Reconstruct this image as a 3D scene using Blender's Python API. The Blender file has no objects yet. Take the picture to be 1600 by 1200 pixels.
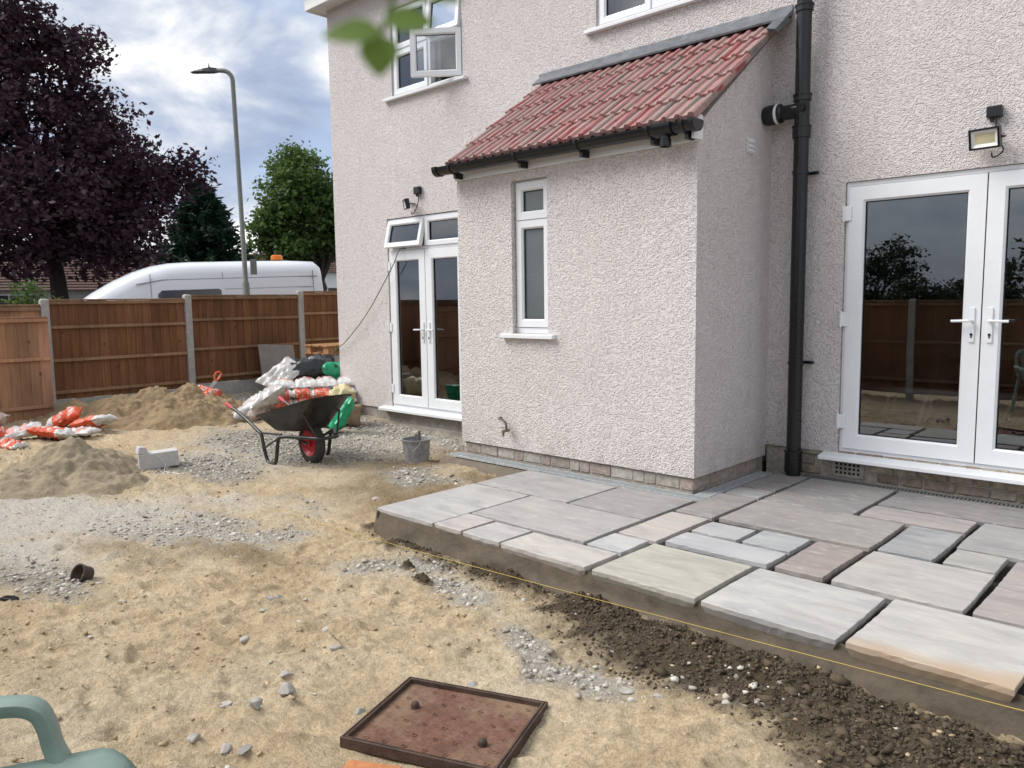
import bpy, bmesh, math, random
import numpy as np
from mathutils import Vector, Matrix, Euler
random.seed(7); RNG = np.random.default_rng(11)
S = bpy.context.scene; COL = S.collection
rad = math.radians; PI = math.pi
# ------------------------------------------------------------------ camera
cam_d = bpy.data.cameras.new('camera'); cam = bpy.data.objects.new('camera', cam_d); COL.objects.link(cam)
CX, CY, CZ = 2.922, -6.15, 1.43
YAW, PITCH, ROLL = rad(43.568), rad(6.123), rad(-0.789)
fw = Vector((-math.sin(YAW)*math.cos(PITCH), math.cos(YAW)*math.cos(PITCH), -math.sin(PITCH)))
rt0 = Vector((math.cos(YAW), math.sin(YAW), 0)); up0 = rt0.cross(fw)
rt = rt0*math.cos(ROLL)+up0*math.sin(ROLL); up = up0*math.cos(ROLL)-rt0*math.sin(ROLL)
cam.matrix_world = Matrix(((rt.x, up.x, -fw.x, CX), (rt.y, up.y, -fw.y, CY), (rt.z, up.z, -fw.z, CZ), (0, 0, 0, 1)))
cam_d.sensor_width = 36.0; cam_d.lens = 36.0*1220/1600; cam_d.clip_start = 0.05; cam_d.clip_end = 2000
cam_d.dof.use_dof = True; cam_d.dof.focus_distance = 3.7; cam_d.dof.aperture_fstop = 8.0
S.camera = cam
S.render.engine = 'CYCLES'; S.cycles.use_denoising = True; S.cycles.max_bounces = 7; S.cycles.transparent_max_bounces = 12
S.view_settings.view_transform = 'Standard'; S.view_settings.look = 'None'; S.view_settings.gamma = 1.0
S.view_settings.use_curve_mapping = False; S.view_settings.exposure = 0.80
# ------------------------------------------------------------------ sky and sun
SUN_EL, SUN_AZ = rad(47), math.atan2(-0.66, -0.75)          # light comes from the left, veiled by thin cloud
world = bpy.data.worlds.new('World'); S.world = world; world.use_nodes = True
wt = world.node_tree; wt.nodes.clear()
def nd(nt, typ, **kw):
    n = nt.nodes.new('ShaderNode'+typ)
    for k, v in kw.items():
        if k.startswith('_'): setattr(n, k[1:], v)
        else:
            key = int(k[1:]) if (k[0] == 'i' and k[1:].isdigit()) else k.replace('__', ' ')
            if isinstance(v, bpy.types.NodeSocket): nt.links.new(v, n.inputs[key])
            else: n.inputs[key].default_value = v
    return n
def ramp(nt, fac, stops):
    r = nt.nodes.new('ShaderNodeValToRGB'); nt.links.new(fac, r.inputs[0]); e = r.color_ramp.elements
    while len(e) < len(stops): e.new(0.5)
    for el, (p, c) in zip(e, stops):
        el.position = p; el.color = (c, c, c, 1) if not hasattr(c, '__len__') else (*c[:3], 1)
    return r.outputs[0]
def mth(nt, op, a, b=None):
    n = nt.nodes.new('ShaderNodeMath'); n.operation = op
    for i, v in enumerate((a, b)):
        if v is None: continue
        if isinstance(v, bpy.types.NodeSocket): nt.links.new(v, n.inputs[i])
        else: n.inputs[i].default_value = v
    return n.outputs[0]
def mix(nt, fac, a, b, blend='MIX'):
    n = nt.nodes.new('ShaderNodeMix'); n.data_type = 'RGBA'; n.blend_type = blend
    for k, v in ((0, fac), (6, a), (7, b)):
        s = n.inputs[k]
        if isinstance(v, bpy.types.NodeSocket): nt.links.new(v, s)
        elif k == 0: s.default_value = v
        else: s.default_value = (*v[:3], 1)
    return n.outputs[2]
sky = nd(wt, 'TexSky', _sky_type='NISHITA', _sun_disc=False, _sun_elevation=SUN_EL, _sun_rotation=PI/2-SUN_AZ, _air_density=1.0, _dust_density=1.5)
tc = nd(wt, 'TexCoord'); sp = nd(wt, 'SeparateXYZ', Vector=tc.outputs['Generated'])
zz = mth(wt, 'ADD', mth(wt, 'MAXIMUM', sp.outputs[2], 0.0), 0.22)
px = mth(wt, 'DIVIDE', sp.outputs[0], zz); py = mth(wt, 'DIVIDE', sp.outputs[1], zz)
cv = nd(wt, 'CombineXYZ', X=px, Y=py, Z=3.3)
dv3 = nd(wt, 'VectorMath', _operation='MULTIPLY', i0=tc.outputs['Generated'], i1=(1.0, 1.0, 2.1))
n1 = nd(wt, 'TexNoise', Vector=dv3.outputs[0], Scale=2.3, Detail=7.0, Roughness=0.55, Distortion=0.2)
n2 = nd(wt, 'TexNoise', Vector=dv3.outputs[0], Scale=4.6, Detail=8.0, Roughness=0.55, Distortion=0.25)
cover = ramp(wt, n1.outputs[0], [(0.33, 0.3), (0.45, 0.95), (0.6, 1.0)])
shade = ramp(wt, n2.outputs[0], [(0.34, (2.2, 2.65, 3.7)), (0.43, (2.9, 3.35, 4.3)), (0.49, (4.1, 4.4, 5.0)), (0.55, (5.7, 5.8, 6.0)), (0.63, (9.0, 8.9, 8.7))])
skyc = mix(wt, 0.6, sky.outputs[0], (3.0, 3.8, 5.3))
both = mix(wt, cover, skyc, shade)
bg = nd(wt, 'Background', Color=both, Strength=0.1)
wo = nd(wt, 'OutputWorld'); wt.links.new(bg.outputs[0], wo.inputs[0])
sun_d = bpy.data.lights.new('sun', 'SUN'); sun = bpy.data.objects.new('sun', sun_d); COL.objects.link(sun)
sun_d.energy = 2.1; sun_d.angle = rad(34); sun_d.color = (1.0, 0.97, 0.93)
sv = Vector((math.cos(SUN_AZ)*math.cos(SUN_EL), math.sin(SUN_AZ)*math.cos(SUN_EL), math.sin(SUN_EL)))
sun.rotation_euler = sv.to_track_quat('Z', 'Y').to_euler(); sun.location = (-8, -6, 20)
# ------------------------------------------------------------------ materials
def new_mat(name):
    m = bpy.data.materials.new(name); m.use_nodes = True; nt = m.node_tree
    b = nt.nodes['Principled BSDF']; return m, nt, b
def pos(nt, scale=(1, 1, 1)):
    g = nd(nt, 'NewGeometry')
    if scale == (1, 1, 1): return g.outputs['Position']
    return nd(nt, 'VectorMath', _operation='MULTIPLY', i0=g.outputs['Position'], i1=scale).outputs[0]
def simple(name, col, rough=0.6, var=0.18, vs=9.0, bump=0.0, bs=60.0, bd=0.004, metal=0.0, objcol=False, stretch=(1, 1, 1), spec=0.5, dirt=None, dirt_amt=0.0):
    m, nt, b = new_mat(name); p = pos(nt, stretch)
    n = nd(nt, 'TexNoise', Vector=p, Scale=vs, Detail=6.0, Roughness=0.65)
    base = nd(nt, 'ObjectInfo').outputs['Color'] if objcol else col
    f = ramp(nt, n.outputs[0], [(0.25, 1-var*1.4), (0.75, 1+var)])
    c = mix(nt, 1.0, base, f, 'MULTIPLY')
    if dirt:
        d = nd(nt, 'TexNoise', Vector=pos(nt), Scale=5.5, Detail=8.0, Roughness=0.7)
        c = mix(nt, mth(nt, 'MULTIPLY', ramp(nt, d.outputs[0], [(0.45, 0.0), (0.68, 1.0)]), dirt_amt), c, dirt)
    nt.links.new(c, b.inputs['Base Color']); b.inputs['Metallic'].default_value = metal
    b.inputs['Specular IOR Level'].default_value = spec
    rr = mth(nt, 'ADD', mth(nt, 'MULTIPLY', n.outputs[0], 0.2), rough-0.1); nt.links.new(rr, b.inputs['Roughness'])
    if bump:
        h = nd(nt, 'TexNoise', Vector=p, Scale=bs, Detail=4.0, Roughness=0.6)
        bn = nd(nt, 'Bump', Strength=bump, Distance=bd, Height=h.outputs[0]); nt.links.new(bn.outputs[0], b.inputs['Normal'])
    return m
MT = {}
def roughcast():
    m, nt, b = new_mat('roughcast_render'); p = pos(nt)
    w = nd(nt, 'TexNoise', Vector=p, Scale=20.0, Detail=2.0)
    pw = nd(nt, 'VectorMath', _operation='MULTIPLY_ADD', i0=w.outputs[1], i1=(0.012, 0.012, 0.012), i2=p).outputs[0]
    h2 = nd(nt, 'TexVoronoi', Vector=pw, Scale=84.0, _feature='F1')
    rnd = nd(nt, 'SeparateColor', Color=h2.outputs[1])
    h3 = nd(nt, 'TexNoise', Vector=p, Scale=150.0, Detail=3.0, Roughness=0.6); h4 = nd(nt, 'TexNoise', Vector=p, Scale=34.0, Detail=2.0)
    dome = mth(nt, 'MULTIPLY', ramp(nt, h2.outputs[0], [(0.12, 1.0), (0.62, 0.0)]), mth(nt, 'ADD', mth(nt, 'MULTIPLY', rnd.outputs[0], 0.8), 0.2))
    hh = mth(nt, 'ADD', mth(nt, 'ADD', dome, mth(nt, 'MULTIPLY', h3.outputs[0], 0.55)), mth(nt, 'MULTIPLY', h4.outputs[0], 0.9))
    big = nd(nt, 'TexNoise', Vector=p, Scale=0.9, Detail=5.0, Roughness=0.6)
    c = mix(nt, ramp(nt, big.outputs[0], [(0.35, 0.0), (0.7, 1.0)]), (0.79, 0.74, 0.722), (0.745, 0.69, 0.672))
    spk = nd(nt, 'TexNoise', Vector=p, Scale=130.0, Detail=2.0)
    c = mix(nt, 1.0, c, ramp(nt, spk.outputs[0], [(0.3, 0.88), (0.62, 1.04)]), 'MULTIPLY')
    c = mix(nt, 1.0, c, ramp(nt, rnd.outputs[1], [(0.0, 0.90), (1.0, 1.04)]), 'MULTIPLY')
    sz = nd(nt, 'SeparateXYZ', Vector=p); st = nd(nt, 'TexNoise', Vector=pos(nt, (3.0, 3.0, 1.2)), Scale=2.6, Detail=6.0, Roughness=0.7)
    spl_ = mth(nt, 'MULTIPLY', ramp(nt, sz.outputs[2], [(0.05, 1.0), (0.45, 0.0)]), ramp(nt, st.outputs[0], [(0.42, 0.0), (0.7, 1.0)]))
    c = mix(nt, mth(nt, 'MULTIPLY', spl_, 0.6), c, (0.42, 0.35, 0.27))
    rn = nd(nt, 'TexNoise', Vector=pos(nt, (7.0, 7.0, 0.35)), Scale=1.5, Detail=4.0, Roughness=0.6)
    c = mix(nt, mth(nt, 'MULTIPLY', ramp(nt, rn.outputs[0], [(0.55, 0.0), (0.75, 1.0)]), 0.16), c, (0.45, 0.41, 0.38))
    nt.links.new(c, b.inputs['Base Color']); b.inputs['Roughness'].default_value = 0.9; b.inputs['Specular IOR Level'].default_value = 0.2
    bn = nd(nt, 'Bump', Strength=1.0, Distance=0.012, Height=hh); nt.links.new(bn.outputs[0], b.inputs['Normal'])
    return m
MT['render'] = roughcast()
MT['upvc'] = simple('white_upvc', (0.80, 0.82, 0.84), 0.32, 0.03, 3, spec=0.5, dirt=(0.6, 0.58, 0.53), dirt_amt=0.12)
MT['black'] = simple('black_plastic', (0.006, 0.007, 0.009), 0.28, 0.2, 6, dirt=(0.03, 0.03, 0.03), dirt_amt=0.12)
MT['seal'] = simple('grey_seal', (0.20, 0.20, 0.21), 0.7)
MT['gasket'] = simple('black_gasket', (0.015, 0.015, 0.016), 0.6)
MT['lead'] = simple('lead_flashing', (0.17, 0.18, 0.195), 0.5, 0.35, 7, bump=0.3, bs=25, bd=0.01, metal=0.3)
MT['brick'] = simple('old_brick', (1, 1, 1), 0.9, 0.35, 22, bump=0.9, bs=45, bd=0.008, objcol=True, dirt=(0.34, 0.31, 0.28), dirt_amt=0.5)
MT['mortar'] = simple('wall_mortar', (0.42, 0.38, 0.33), 0.95, 0.3, 25, bump=0.8, bs=60, bd=0.006)
MT['concrete'] = simple('concrete', (0.40, 0.39, 0.37), 0.88, 0.2, 14, bump=0.35, bs=90, bd=0.003, dirt=(0.25, 0.22, 0.18), dirt_amt=0.35)
MT['plinth'] = simple('painted_plinth', (0.33, 0.30, 0.27), 0.9, 0.3, 9, bump=0.7, bs=40, bd=0.008, dirt=(0.16, 0.13, 0.10), dirt_amt=0.6)
MT['block'] = simple('aerated_block', (0.52, 0.51, 0.49), 0.95, 0.12, 30, bump=0.5, bs=160, bd=0.003)
MT['white'] = simple('white_paint', (0.78, 0.78, 0.76), 0.5, 0.06, 5)
MT['room'] = simple('room_plaster', (0.60, 0.58, 0.55), 0.9, 0.05)
MT['curtain'] = simple('net_curtain', (0.66, 0.68, 0.70), 0.9, 0.06)
MT['dark_fabric'] = simple('dark_fabric', (0.02, 0.025, 0.04), 0.8)
MT['galv'] = simple('galvanised_steel', (0.52, 0.55, 0.56), 0.42, 0.22, 30, metal=0.3)
MT['grate'] = simple('grey_grate', (0.17, 0.17, 0.17), 0.6, 0.2, 30)
MT['void'] = simple('drain_dark', (0.012, 0.012, 0.012), 0.9)
MT['mortar_wet'] = simple('wet_mortar', (0.135, 0.107, 0.075), 0.75, 0.28, 7, bump=0.5, bs=35, bd=0.008)
MT['joint'] = simple('joint_bed', (0.03, 0.025, 0.019), 0.9, 0.3, 12, bump=0.6, bs=70, bd=0.006)
MT['string'] = simple('yellow_string', (0.55, 0.40, 0.10), 0.8)
MT['cable'] = simple('grey_cable', (0.16, 0.14, 0.12), 0.7)
MT['iron'] = simple('rust_frame', (0.060, 0.034, 0.024), 0.72, 0.5, 18, bump=0.7, bs=80, bd=0.004, dirt=(0.16, 0.10, 0.07), dirt_amt=0.45)
MT['clay'] = simple('orange_brick', (0.50, 0.20, 0.08), 0.85, 0.25, 30, bump=0.5, bs=80)
MT['green_plastic'] = simple('green_plastic', (0.20, 0.285, 0.24), 0.42, 0.12, 14, bump=0.06, bs=140, dirt=(0.30, 0.32, 0.28), dirt_amt=0.25)
MT['barrow'] = simple('barrow_black', (0.018, 0.019, 0.020), 0.38, 0.4, 8, dirt=(0.12, 0.11, 0.095), dirt_amt=0.35)
MT['tyre'] = simple('tyre_rubber', (0.028, 0.027, 0.026), 0.8, 0.3, 30, dirt=(0.14, 0.12, 0.095), dirt_amt=0.3)
MT['red'] = simple('red_rim', (0.42, 0.012, 0.022), 0.4, 0.15)
MT['pinkgrip'] = simple('red_grip', (0.50, 0.05, 0.075), 0.6, 0.15)
MT['van'] = simple('van_white', (0.78, 0.80, 0.83), 0.22, 0.02, 2, spec=0.5)
MT['vanseam'] = simple('van_seam', (0.22, 0.23, 0.25), 0.5)
MT['vanglass'] = simple('van_glass', (0.012, 0.014, 0.016), 0.06, 0.05, spec=0.7)
MT['amber'] = simple('amber_beacon', (0.80, 0.20, 0.02), 0.25, 0.05)
MT['post'] = simple('lamp_column', (0.17, 0.18, 0.16), 0.55, 0.1, 4, metal=0.2)
MT['lamp'] = simple('lamp_head', (0.04, 0.042, 0.045), 0.5)
MT['saw_or'] = simple('saw_orange', (0.70, 0.12, 0.025), 0.45)
MT['steel'] = simple('steel_blade', (0.45, 0.46, 0.47), 0.3, 0.1, metal=0.9)
MT['porcelain'] = simple('porcelain_slab', (0.205, 0.185, 0.172), 0.6, 0.12, 6, dirt=(0.33, 0.31, 0.29), dirt_amt=0.3)
MT['green_bag'] = simple('green_plastic_bag', (0.015, 0.36, 0.17), 0.35, 0.25, 12)
MT['black_bag'] = simple('black_plastic_bag', (0.018, 0.019, 0.022), 0.25, 0.3, 12)
MT['clear_bag'] = simple('clear_plastic_sheet', (0.50, 0.48, 0.46), 0.3, 0.15, 12)
MT['yellow_bag'] = simple('yellow_plastic_bag', (0.62, 0.55, 0.30), 0.4, 0.15, 12)
MT['brown_bag'] = simple('brown_sack', (0.30, 0.22, 0.14), 0.85, 0.2, 20)
MT['pink_bag'] = simple('pale_sack', (0.48, 0.38, 0.34), 0.7, 0.2, 16)
MT['tile_brown'] = simple('roof_brown', (0.10, 0.055, 0.045), 0.85, 0.25, 3, bump=0.4, bs=8, bd=0.03)
MT['wallfar'] = simple('far_render', (0.50, 0.47, 0.44), 0.9, 0.1, 2)
MT['bark'] = simple('bark', (0.035, 0.028, 0.024), 0.95, 0.3, 10, bump=0.8, bs=30, bd=0.02)
MT['stone_mat'] = simple('loose_stone', (0.30, 0.285, 0.26), 0.85, 0.3, 20, bump=0.4, bs=90, objcol=True)
MT['pebble'] = None
def wood(name, col, dark):
    m, nt, b = new_mat(name)
    oi = nd(nt, 'ObjectInfo')
    g = nd(nt, 'TexNoise', Vector=pos(nt, (28, 28, 1.6)), Scale=1.6, Detail=5.0, Roughness=0.6, Distortion=0.4)
    big = nd(nt, 'TexNoise', Vector=pos(nt, (1, 1, 0.5)), Scale=2.2, Detail=3.0)
    c = mix(nt, ramp(nt, g.outputs[0], [(0.3, 0.0), (0.7, 1.0)]), dark, col)
    c = mix(nt, 1.0, c, ramp(nt, big.outputs[0], [(0.3, 0.72), (0.7, 1.2)]), 'MULTIPLY')
    kn = nd(nt, 'TexVoronoi', Vector=pos(nt, (1, 1, 0.7)), Scale=5.0, _feature='F1')
    c = mix(nt, mth(nt, 'MULTIPLY', ramp(nt, kn.outputs[0], [(0.045, 1.0), (0.11, 0.0)]), 0.75), c, (dark[0]*0.35, dark[1]*0.3, dark[2]*0.3))
    c = mix(nt, 1.0, c, oi.outputs['Color'], 'MULTIPLY')
    nt.links.new(c, b.inputs['Base Color']); b.inputs['Roughness'].default_value = 0.85; b.inputs['Specular IOR Level'].default_value = 0.2
    bn = nd(nt, 'Bump', Strength=0.4, Distance=0.004, Height=g.outputs[0]); nt.links.new(bn.outputs[0], b.inputs['Normal'])
    return m
MT['wood'] = wood('brown_fence_wood', (0.235, 0.118, 0.058), (0.145, 0.066, 0.032))
MT['wood_pale'] = wood('pale_fence_wood', (0.46, 0.27, 0.165), (0.33, 0.175, 0.10))
MT['rail'] = wood('rail_wood', (0.33, 0.21, 0.125), (0.22, 0.125, 0.07))
MT['pallet'] = wood('pallet_wood', (0.44, 0.25, 0.12), (0.28, 0.14, 0.06))
def glass(name, ior=2.0, tint=(0.80, 0.84, 0.84)):
    m = bpy.data.materials.new(name); m.use_nodes = True; nt = m.node_tree; nt.nodes.clear()
    fr = nd(nt, 'Fresnel', IOR=ior); tr = nd(nt, 'BsdfTransparent', Color=(*tint, 1))
    gl = nd(nt, 'BsdfGlossy', Roughness=0.0, Color=(0.95, 0.97, 1, 1))
    w = nd(nt, 'TexNoise', Vector=pos(nt), Scale=1.4, Detail=1.0)
    bn = nd(nt, 'Bump', Strength=0.08, Distance=0.01, Height=w.outputs[0]); nt.links.new(bn.outputs[0], gl.inputs['Normal'])
    mx = nd(nt, 'MixShader', i0=fr.outputs[0]); nt.links.new(tr.outputs[0], mx.inputs[1]); nt.links.new(gl.outputs[0], mx.inputs[2])
    o = nd(nt, 'OutputMaterial'); nt.links.new(mx.outputs[0], o.inputs[0]); return m
MT['glass'] = glass('window_glass', 2.4)
MT['frost'] = simple('obscured_glass', (0.115, 0.135, 0.14), 0.28, 0.1, 2, spec=0.8)
def slab_mat(name, ochre=False):
    m, nt, b = new_mat(name); oi = nd(nt, 'ObjectInfo')
    off = nd(nt, 'VectorMath', _operation='SCALE', i0=(13.0, 29.0, 7.0)); nt.links.new(oi.outputs['Random'], off.inputs['Scale'])
    p = nd(nt, 'VectorMath', _operation='ADD', i0=pos(nt, (1.0, 3.2, 1.0)), i1=off.outputs[0]).outputs[0]
    v = nd(nt, 'TexNoise', Vector=p, Scale=2.6, Detail=7.0, Roughness=0.6, Distortion=0.8)
    v2 = nd(nt, 'TexNoise', Vector=p, Scale=9.0, Detail=8.0, Roughness=0.72)
    c = mix(nt, 1.0, oi.outputs['Color'], ramp(nt, v.outputs[0], [(0.3, (0.80, 0.80, 0.82)), (0.5, (1, 1, 1)), (0.72, (1.2, 1.17, 1.12))]), 'MULTIPLY')
    wh = ramp(nt, v2.outputs[0], [(0.56, 0.0), (0.66, 1.0)])
    c = mix(nt, mth(nt, 'MULTIPLY', wh, 0.5), c, (0.60, 0.58, 0.55))
    rs = nd(nt, 'TexNoise', Vector=p, Scale=1.5, Detail=5.0, Roughness=0.6, Distortion=0.6)
    c = mix(nt, mth(nt, 'MULTIPLY', ramp(nt, rs.outputs[0], [(0.56, 0.0), (0.75, 1.0)]), 0.35), c, (0.42, 0.31, 0.25))
    if ochre:
        sx = nd(nt, 'SeparateXYZ', Vector=pos(nt)); nn = nd(nt, 'TexNoise', Vector=pos(nt, (2.5, 1, 1)), Scale=2.0, Detail=3.0)
        yy = mth(nt, 'ADD', mth(nt, 'ADD', mth(nt, 'MULTIPLY', nn.outputs[0], 0.16), mth(nt, 'MULTIPLY', v2.outputs[0], 0.07)), mth(nt, 'SUBTRACT', sx.outputs[1], mth(nt, 'ADD', mth(nt, 'MULTIPLY', mth(nt, 'SUBTRACT', sx.outputs[0], 2.1), 0.14), 0.035)))
        band = ramp(nt, mth(nt, 'MULTIPLY', mth(nt, 'ADD', yy, 3.0), 4.0), [(0.55, 1.0), (0.80, 0.6), (1.0, 0.0)])
        c = mix(nt, mth(nt, 'MULTIPLY', band, 0.75), c, (0.47, 0.33, 0.20))
    nt.links.new(c, b.inputs['Base Color'])
    nt.links.new(mth(nt, 'ADD', mth(nt, 'MULTIPLY', v2.outputs[0], 0.3), 0.42), b.inputs['Roughness'])
    h = mth(nt, 'ADD', mth(nt, 'MULTIPLY', v.outputs[0], 2.0), v2.outputs[0])
    bn = nd(nt, 'Bump', Strength=0.32, Distance=0.006, Height=h); nt.links.new(bn.outputs[0], b.inputs['Normal'])
    return m
MT['slab'] = slab_mat('sandstone_slab'); MT['slab_ochre'] = slab_mat('sandstone_ochre', True)
def tile_mat():
    m, nt, b = new_mat('concrete_roof_tile'); oi = nd(nt, 'ObjectInfo'); tcn = nd(nt, 'TexCoord')
    sx = nd(nt, 'SeparateXYZ', Vector=tcn.outputs['Object'])
    wv = nd(nt, 'CombineXYZ', X=mth(nt, 'MULTIPLY', sx.outputs[0], 30.0), Y=mth(nt, 'MULTIPLY', sx.outputs[1], 0.7), Z=mth(nt, 'MULTIPLY', oi.outputs['Random'], 40.0))
    n = nd(nt, 'TexNoise', Vector=wv.outputs[0], Scale=1.9, Detail=3.0, Roughness=0.5)
    c = ramp(nt, n.outputs[0], [(0.30, (0.16, 0.145, 0.125)), (0.41, (0.27, 0.21, 0.185)), (0.47, (0.37, 0.225, 0.20)), (0.53, (0.40, 0.26, 0.235)), (0.575, (0.29, 0.045, 0.05)), (0.63, (0.36, 0.11, 0.105)), (0.72, (0.43, 0.27, 0.24))])
    g = nd(nt, 'TexNoise', Vector=pos(nt), Scale=90.0, Detail=3.0)
    c = mix(nt, 1.0, c, ramp(nt, g.outputs[0], [(0.3, 0.75), (0.7, 1.15)]), 'MULTIPLY')
    nt.links.new(c, b.inputs['Base Color']); b.inputs['Roughness'].default_value = 0.72
    bn = nd(nt, 'Bump', Strength=0.3, Distance=0.003, Height=g.outputs[0]); nt.links.new(bn.outputs[0], b.inputs['Normal'])
    return m
MT['tile'] = tile_mat()
def rust_mat():
    m, nt, b = new_mat('rusty_plate'); p = pos(nt)
    n = nd(nt, 'TexNoise', Vector=p, Scale=5.0, Detail=8.0, Roughness=0.7); n2 = nd(nt, 'TexNoise', Vector=p, Scale=60.0, Detail=5.0, Roughness=0.7)
    c = ramp(nt, n.outputs[0], [(0.3, (0.095, 0.042, 0.026)), (0.5, (0.155, 0.072, 0.045)), (0.68, (0.20, 0.125, 0.085))])
    c = mix(nt, 1.0, c, ramp(nt, n2.outputs[0], [(0.3, 0.6), (0.7, 1.35)]), 'MULTIPLY')
    d = nd(nt, 'TexNoise', Vector=p, Scale=3.4, Detail=7.0, Roughness=0.65)
    c = mix(nt, mth(nt, 'MULTIPLY', ramp(nt, d.outputs[0], [(0.47, 0.0), (0.66, 1.0)]), 0.7), c, (0.30, 0.225, 0.135))
    nt.links.new(c, b.inputs['Base Color']); b.inputs['Roughness'].default_value = 0.85
    bn = nd(nt, 'Bump', Strength=0.6, Distance=0.004, Height=n2.outputs[0]); nt.links.new(bn.outputs[0], b.inputs['Normal'])
    return m
MT['rust'] = rust_mat()
def sack_mat(name, seed, orange=True):
    m, nt, b = new_mat(name); tcn = nd(nt, 'TexCoord'); sx = nd(nt, 'SeparateXYZ', Vector=tcn.outputs['Object'])
    w = nd(nt, 'TexNoise', Vector=pos(nt), Scale=22.0, Detail=4.0)
    u = mth(nt, 'ADD', sx.outputs[0], seed*0.05)
    band = mth(nt, 'LESS_THAN', mth(nt, 'ABSOLUTE', u), 0.155)
    mk = nd(nt, 'CombineXYZ', X=mth(nt, 'MULTIPLY', sx.outputs[0], 22.0), Y=mth(nt, 'MULTIPLY', sx.outputs[1], 40.0), Z=seed)
    mkn = nd(nt, 'TexNoise', Vector=mk.outputs[0], Scale=1.0, Detail=1.0)
    row = mth(nt, 'LESS_THAN', mth(nt, 'ABSOLUTE', mth(nt, 'SUBTRACT', mth(nt, 'ABSOLUTE', u), 0.06)), 0.035)
    row = mth(nt, 'MULTIPLY', row, mth(nt, 'LESS_THAN', mth(nt, 'ABSOLUTE', sx.outputs[1]), 0.105))
    ink = mth(nt, 'MULTIPLY', row, mth(nt, 'GREATER_THAN', mkn.outputs[0], 0.5))
    c = mix(nt, band, (0.66, 0.65, 0.62), (0.72, 0.10, 0.03)) if orange else mix(nt, mth(nt, 'MULTIPLY', row, 0.8), (0.66, 0.65, 0.62), (0.62, 0.2, 0.16))
    c = mix(nt, mth(nt, 'MULTIPLY', ink, 0.75 if orange else 0.0), c, (0.75, 0.72, 0.68))
    c = mix(nt, 1.0, c, ramp(nt, w.outputs[0], [(0.3, 0.72), (0.65, 1.05)]), 'MULTIPLY')
    nt.links.new(c, b.inputs['Base Color']); b.inputs['Roughness'].default_value = 0.5
    bn = nd(nt, 'Bump', Strength=0.35, Distance=0.012, Height=w.outputs[0]); nt.links.new(bn.outputs[0], b.inputs['Normal'])
    return m
MT['sack1'] = sack_mat('orange_white_sack', 1.0); MT['sack2'] = sack_mat('orange_white_sack_b', -1.0); MT['sack3'] = sack_mat('white_red_sack', 0.5, False)
def sack_end():
    m, nt, b = new_mat('orange_end_sack'); tcn = nd(nt, 'TexCoord'); sx = nd(nt, 'SeparateXYZ', Vector=tcn.outputs['Object']); w = nd(nt, 'TexNoise', Vector=pos(nt), Scale=22.0, Detail=4.0)
    band = mth(nt, 'MULTIPLY', mth(nt, 'GREATER_THAN', sx.outputs[0], 0.06), mth(nt, 'LESS_THAN', mth(nt, 'ABSOLUTE', sx.outputs[1]), 0.10))
    mk = nd(nt, 'TexNoise', Vector=nd(nt, 'VectorMath', _operation='MULTIPLY', i0=tcn.outputs['Object'], i1=(26.0, 40.0, 26.0)).outputs[0], Scale=1.0, Detail=1.0)
    c = mix(nt, band, (0.66, 0.65, 0.62), (0.72, 0.12, 0.05)); c = mix(nt, mth(nt, 'MULTIPLY', mth(nt, 'MULTIPLY', band, mth(nt, 'GREATER_THAN', mk.outputs[0], 0.56)), 0.6), c, (0.75, 0.70, 0.66))
    c = mix(nt, 1.0, c, ramp(nt, w.outputs[0], [(0.3, 0.72), (0.65, 1.05)]), 'MULTIPLY'); nt.links.new(c, b.inputs['Base Color']); b.inputs['Roughness'].default_value = 0.45
    bn = nd(nt, 'Bump', Strength=0.35, Distance=0.012, Height=w.outputs[0]); nt.links.new(bn.outputs[0], b.inputs['Normal']); return m
MT['sack_end'] = sack_end()
def leaf_mat(name, cols, trans=0.35):
    m, nt, b = new_mat(name)
    n = nd(nt, 'TexNoise', Vector=pos(nt), Scale=3.1, Detail=9.0, Roughness=0.85)
    c = ramp(nt, n.outputs[0], [(0.33, cols[0]), (0.5, cols[1]), (0.68, cols[2])])
    nt.links.new(c, b.inputs['Base Color']); b.inputs['Roughness'].default_value = 0.55; b.inputs['Specular IOR Level'].default_value = 0.35
    tl = nd(nt, 'BsdfTranslucent', Color=c); mx = nd(nt, 'MixShader', i0=trans)
    nt.links.new(b.outputs[0], mx.inputs[1]); nt.links.new(tl.outputs[0], mx.inputs[2])
    nt.links.new(mx.outputs[0], nt.nodes['Material Output'].inputs[0]); return m
MT['leaf_purple'] = leaf_mat('purple_leaf', [(0.026, 0.014, 0.024), (0.052, 0.024, 0.038), (0.105, 0.042, 0.055)], 0.35)
MT['leaf_green'] = leaf_mat('green_leaf', [(0.045, 0.09, 0.022), (0.095, 0.16, 0.04), (0.16, 0.22, 0.06)], 0.45)
MT['leaf_conifer'] = leaf_mat('conifer_leaf', [(0.008, 0.022, 0.013), (0.016, 0.042, 0.022), (0.03, 0.06, 0.03)], 0.15)
MT['leaf_dark'] = leaf_mat('dark_leaf', [(0.012, 0.025, 0.01), (0.025, 0.045, 0.016), (0.05, 0.07, 0.025)], 0.3)
MT['leaf_bright'] = leaf_mat('bright_leaf', [(0.13, 0.22, 0.04), (0.17, 0.27, 0.055), (0.21, 0.31, 0.08)], 0.5)
def attr(nt, n): return nd(nt, 'Attribute', _attribute_name=n).outputs['Fac']
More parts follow.
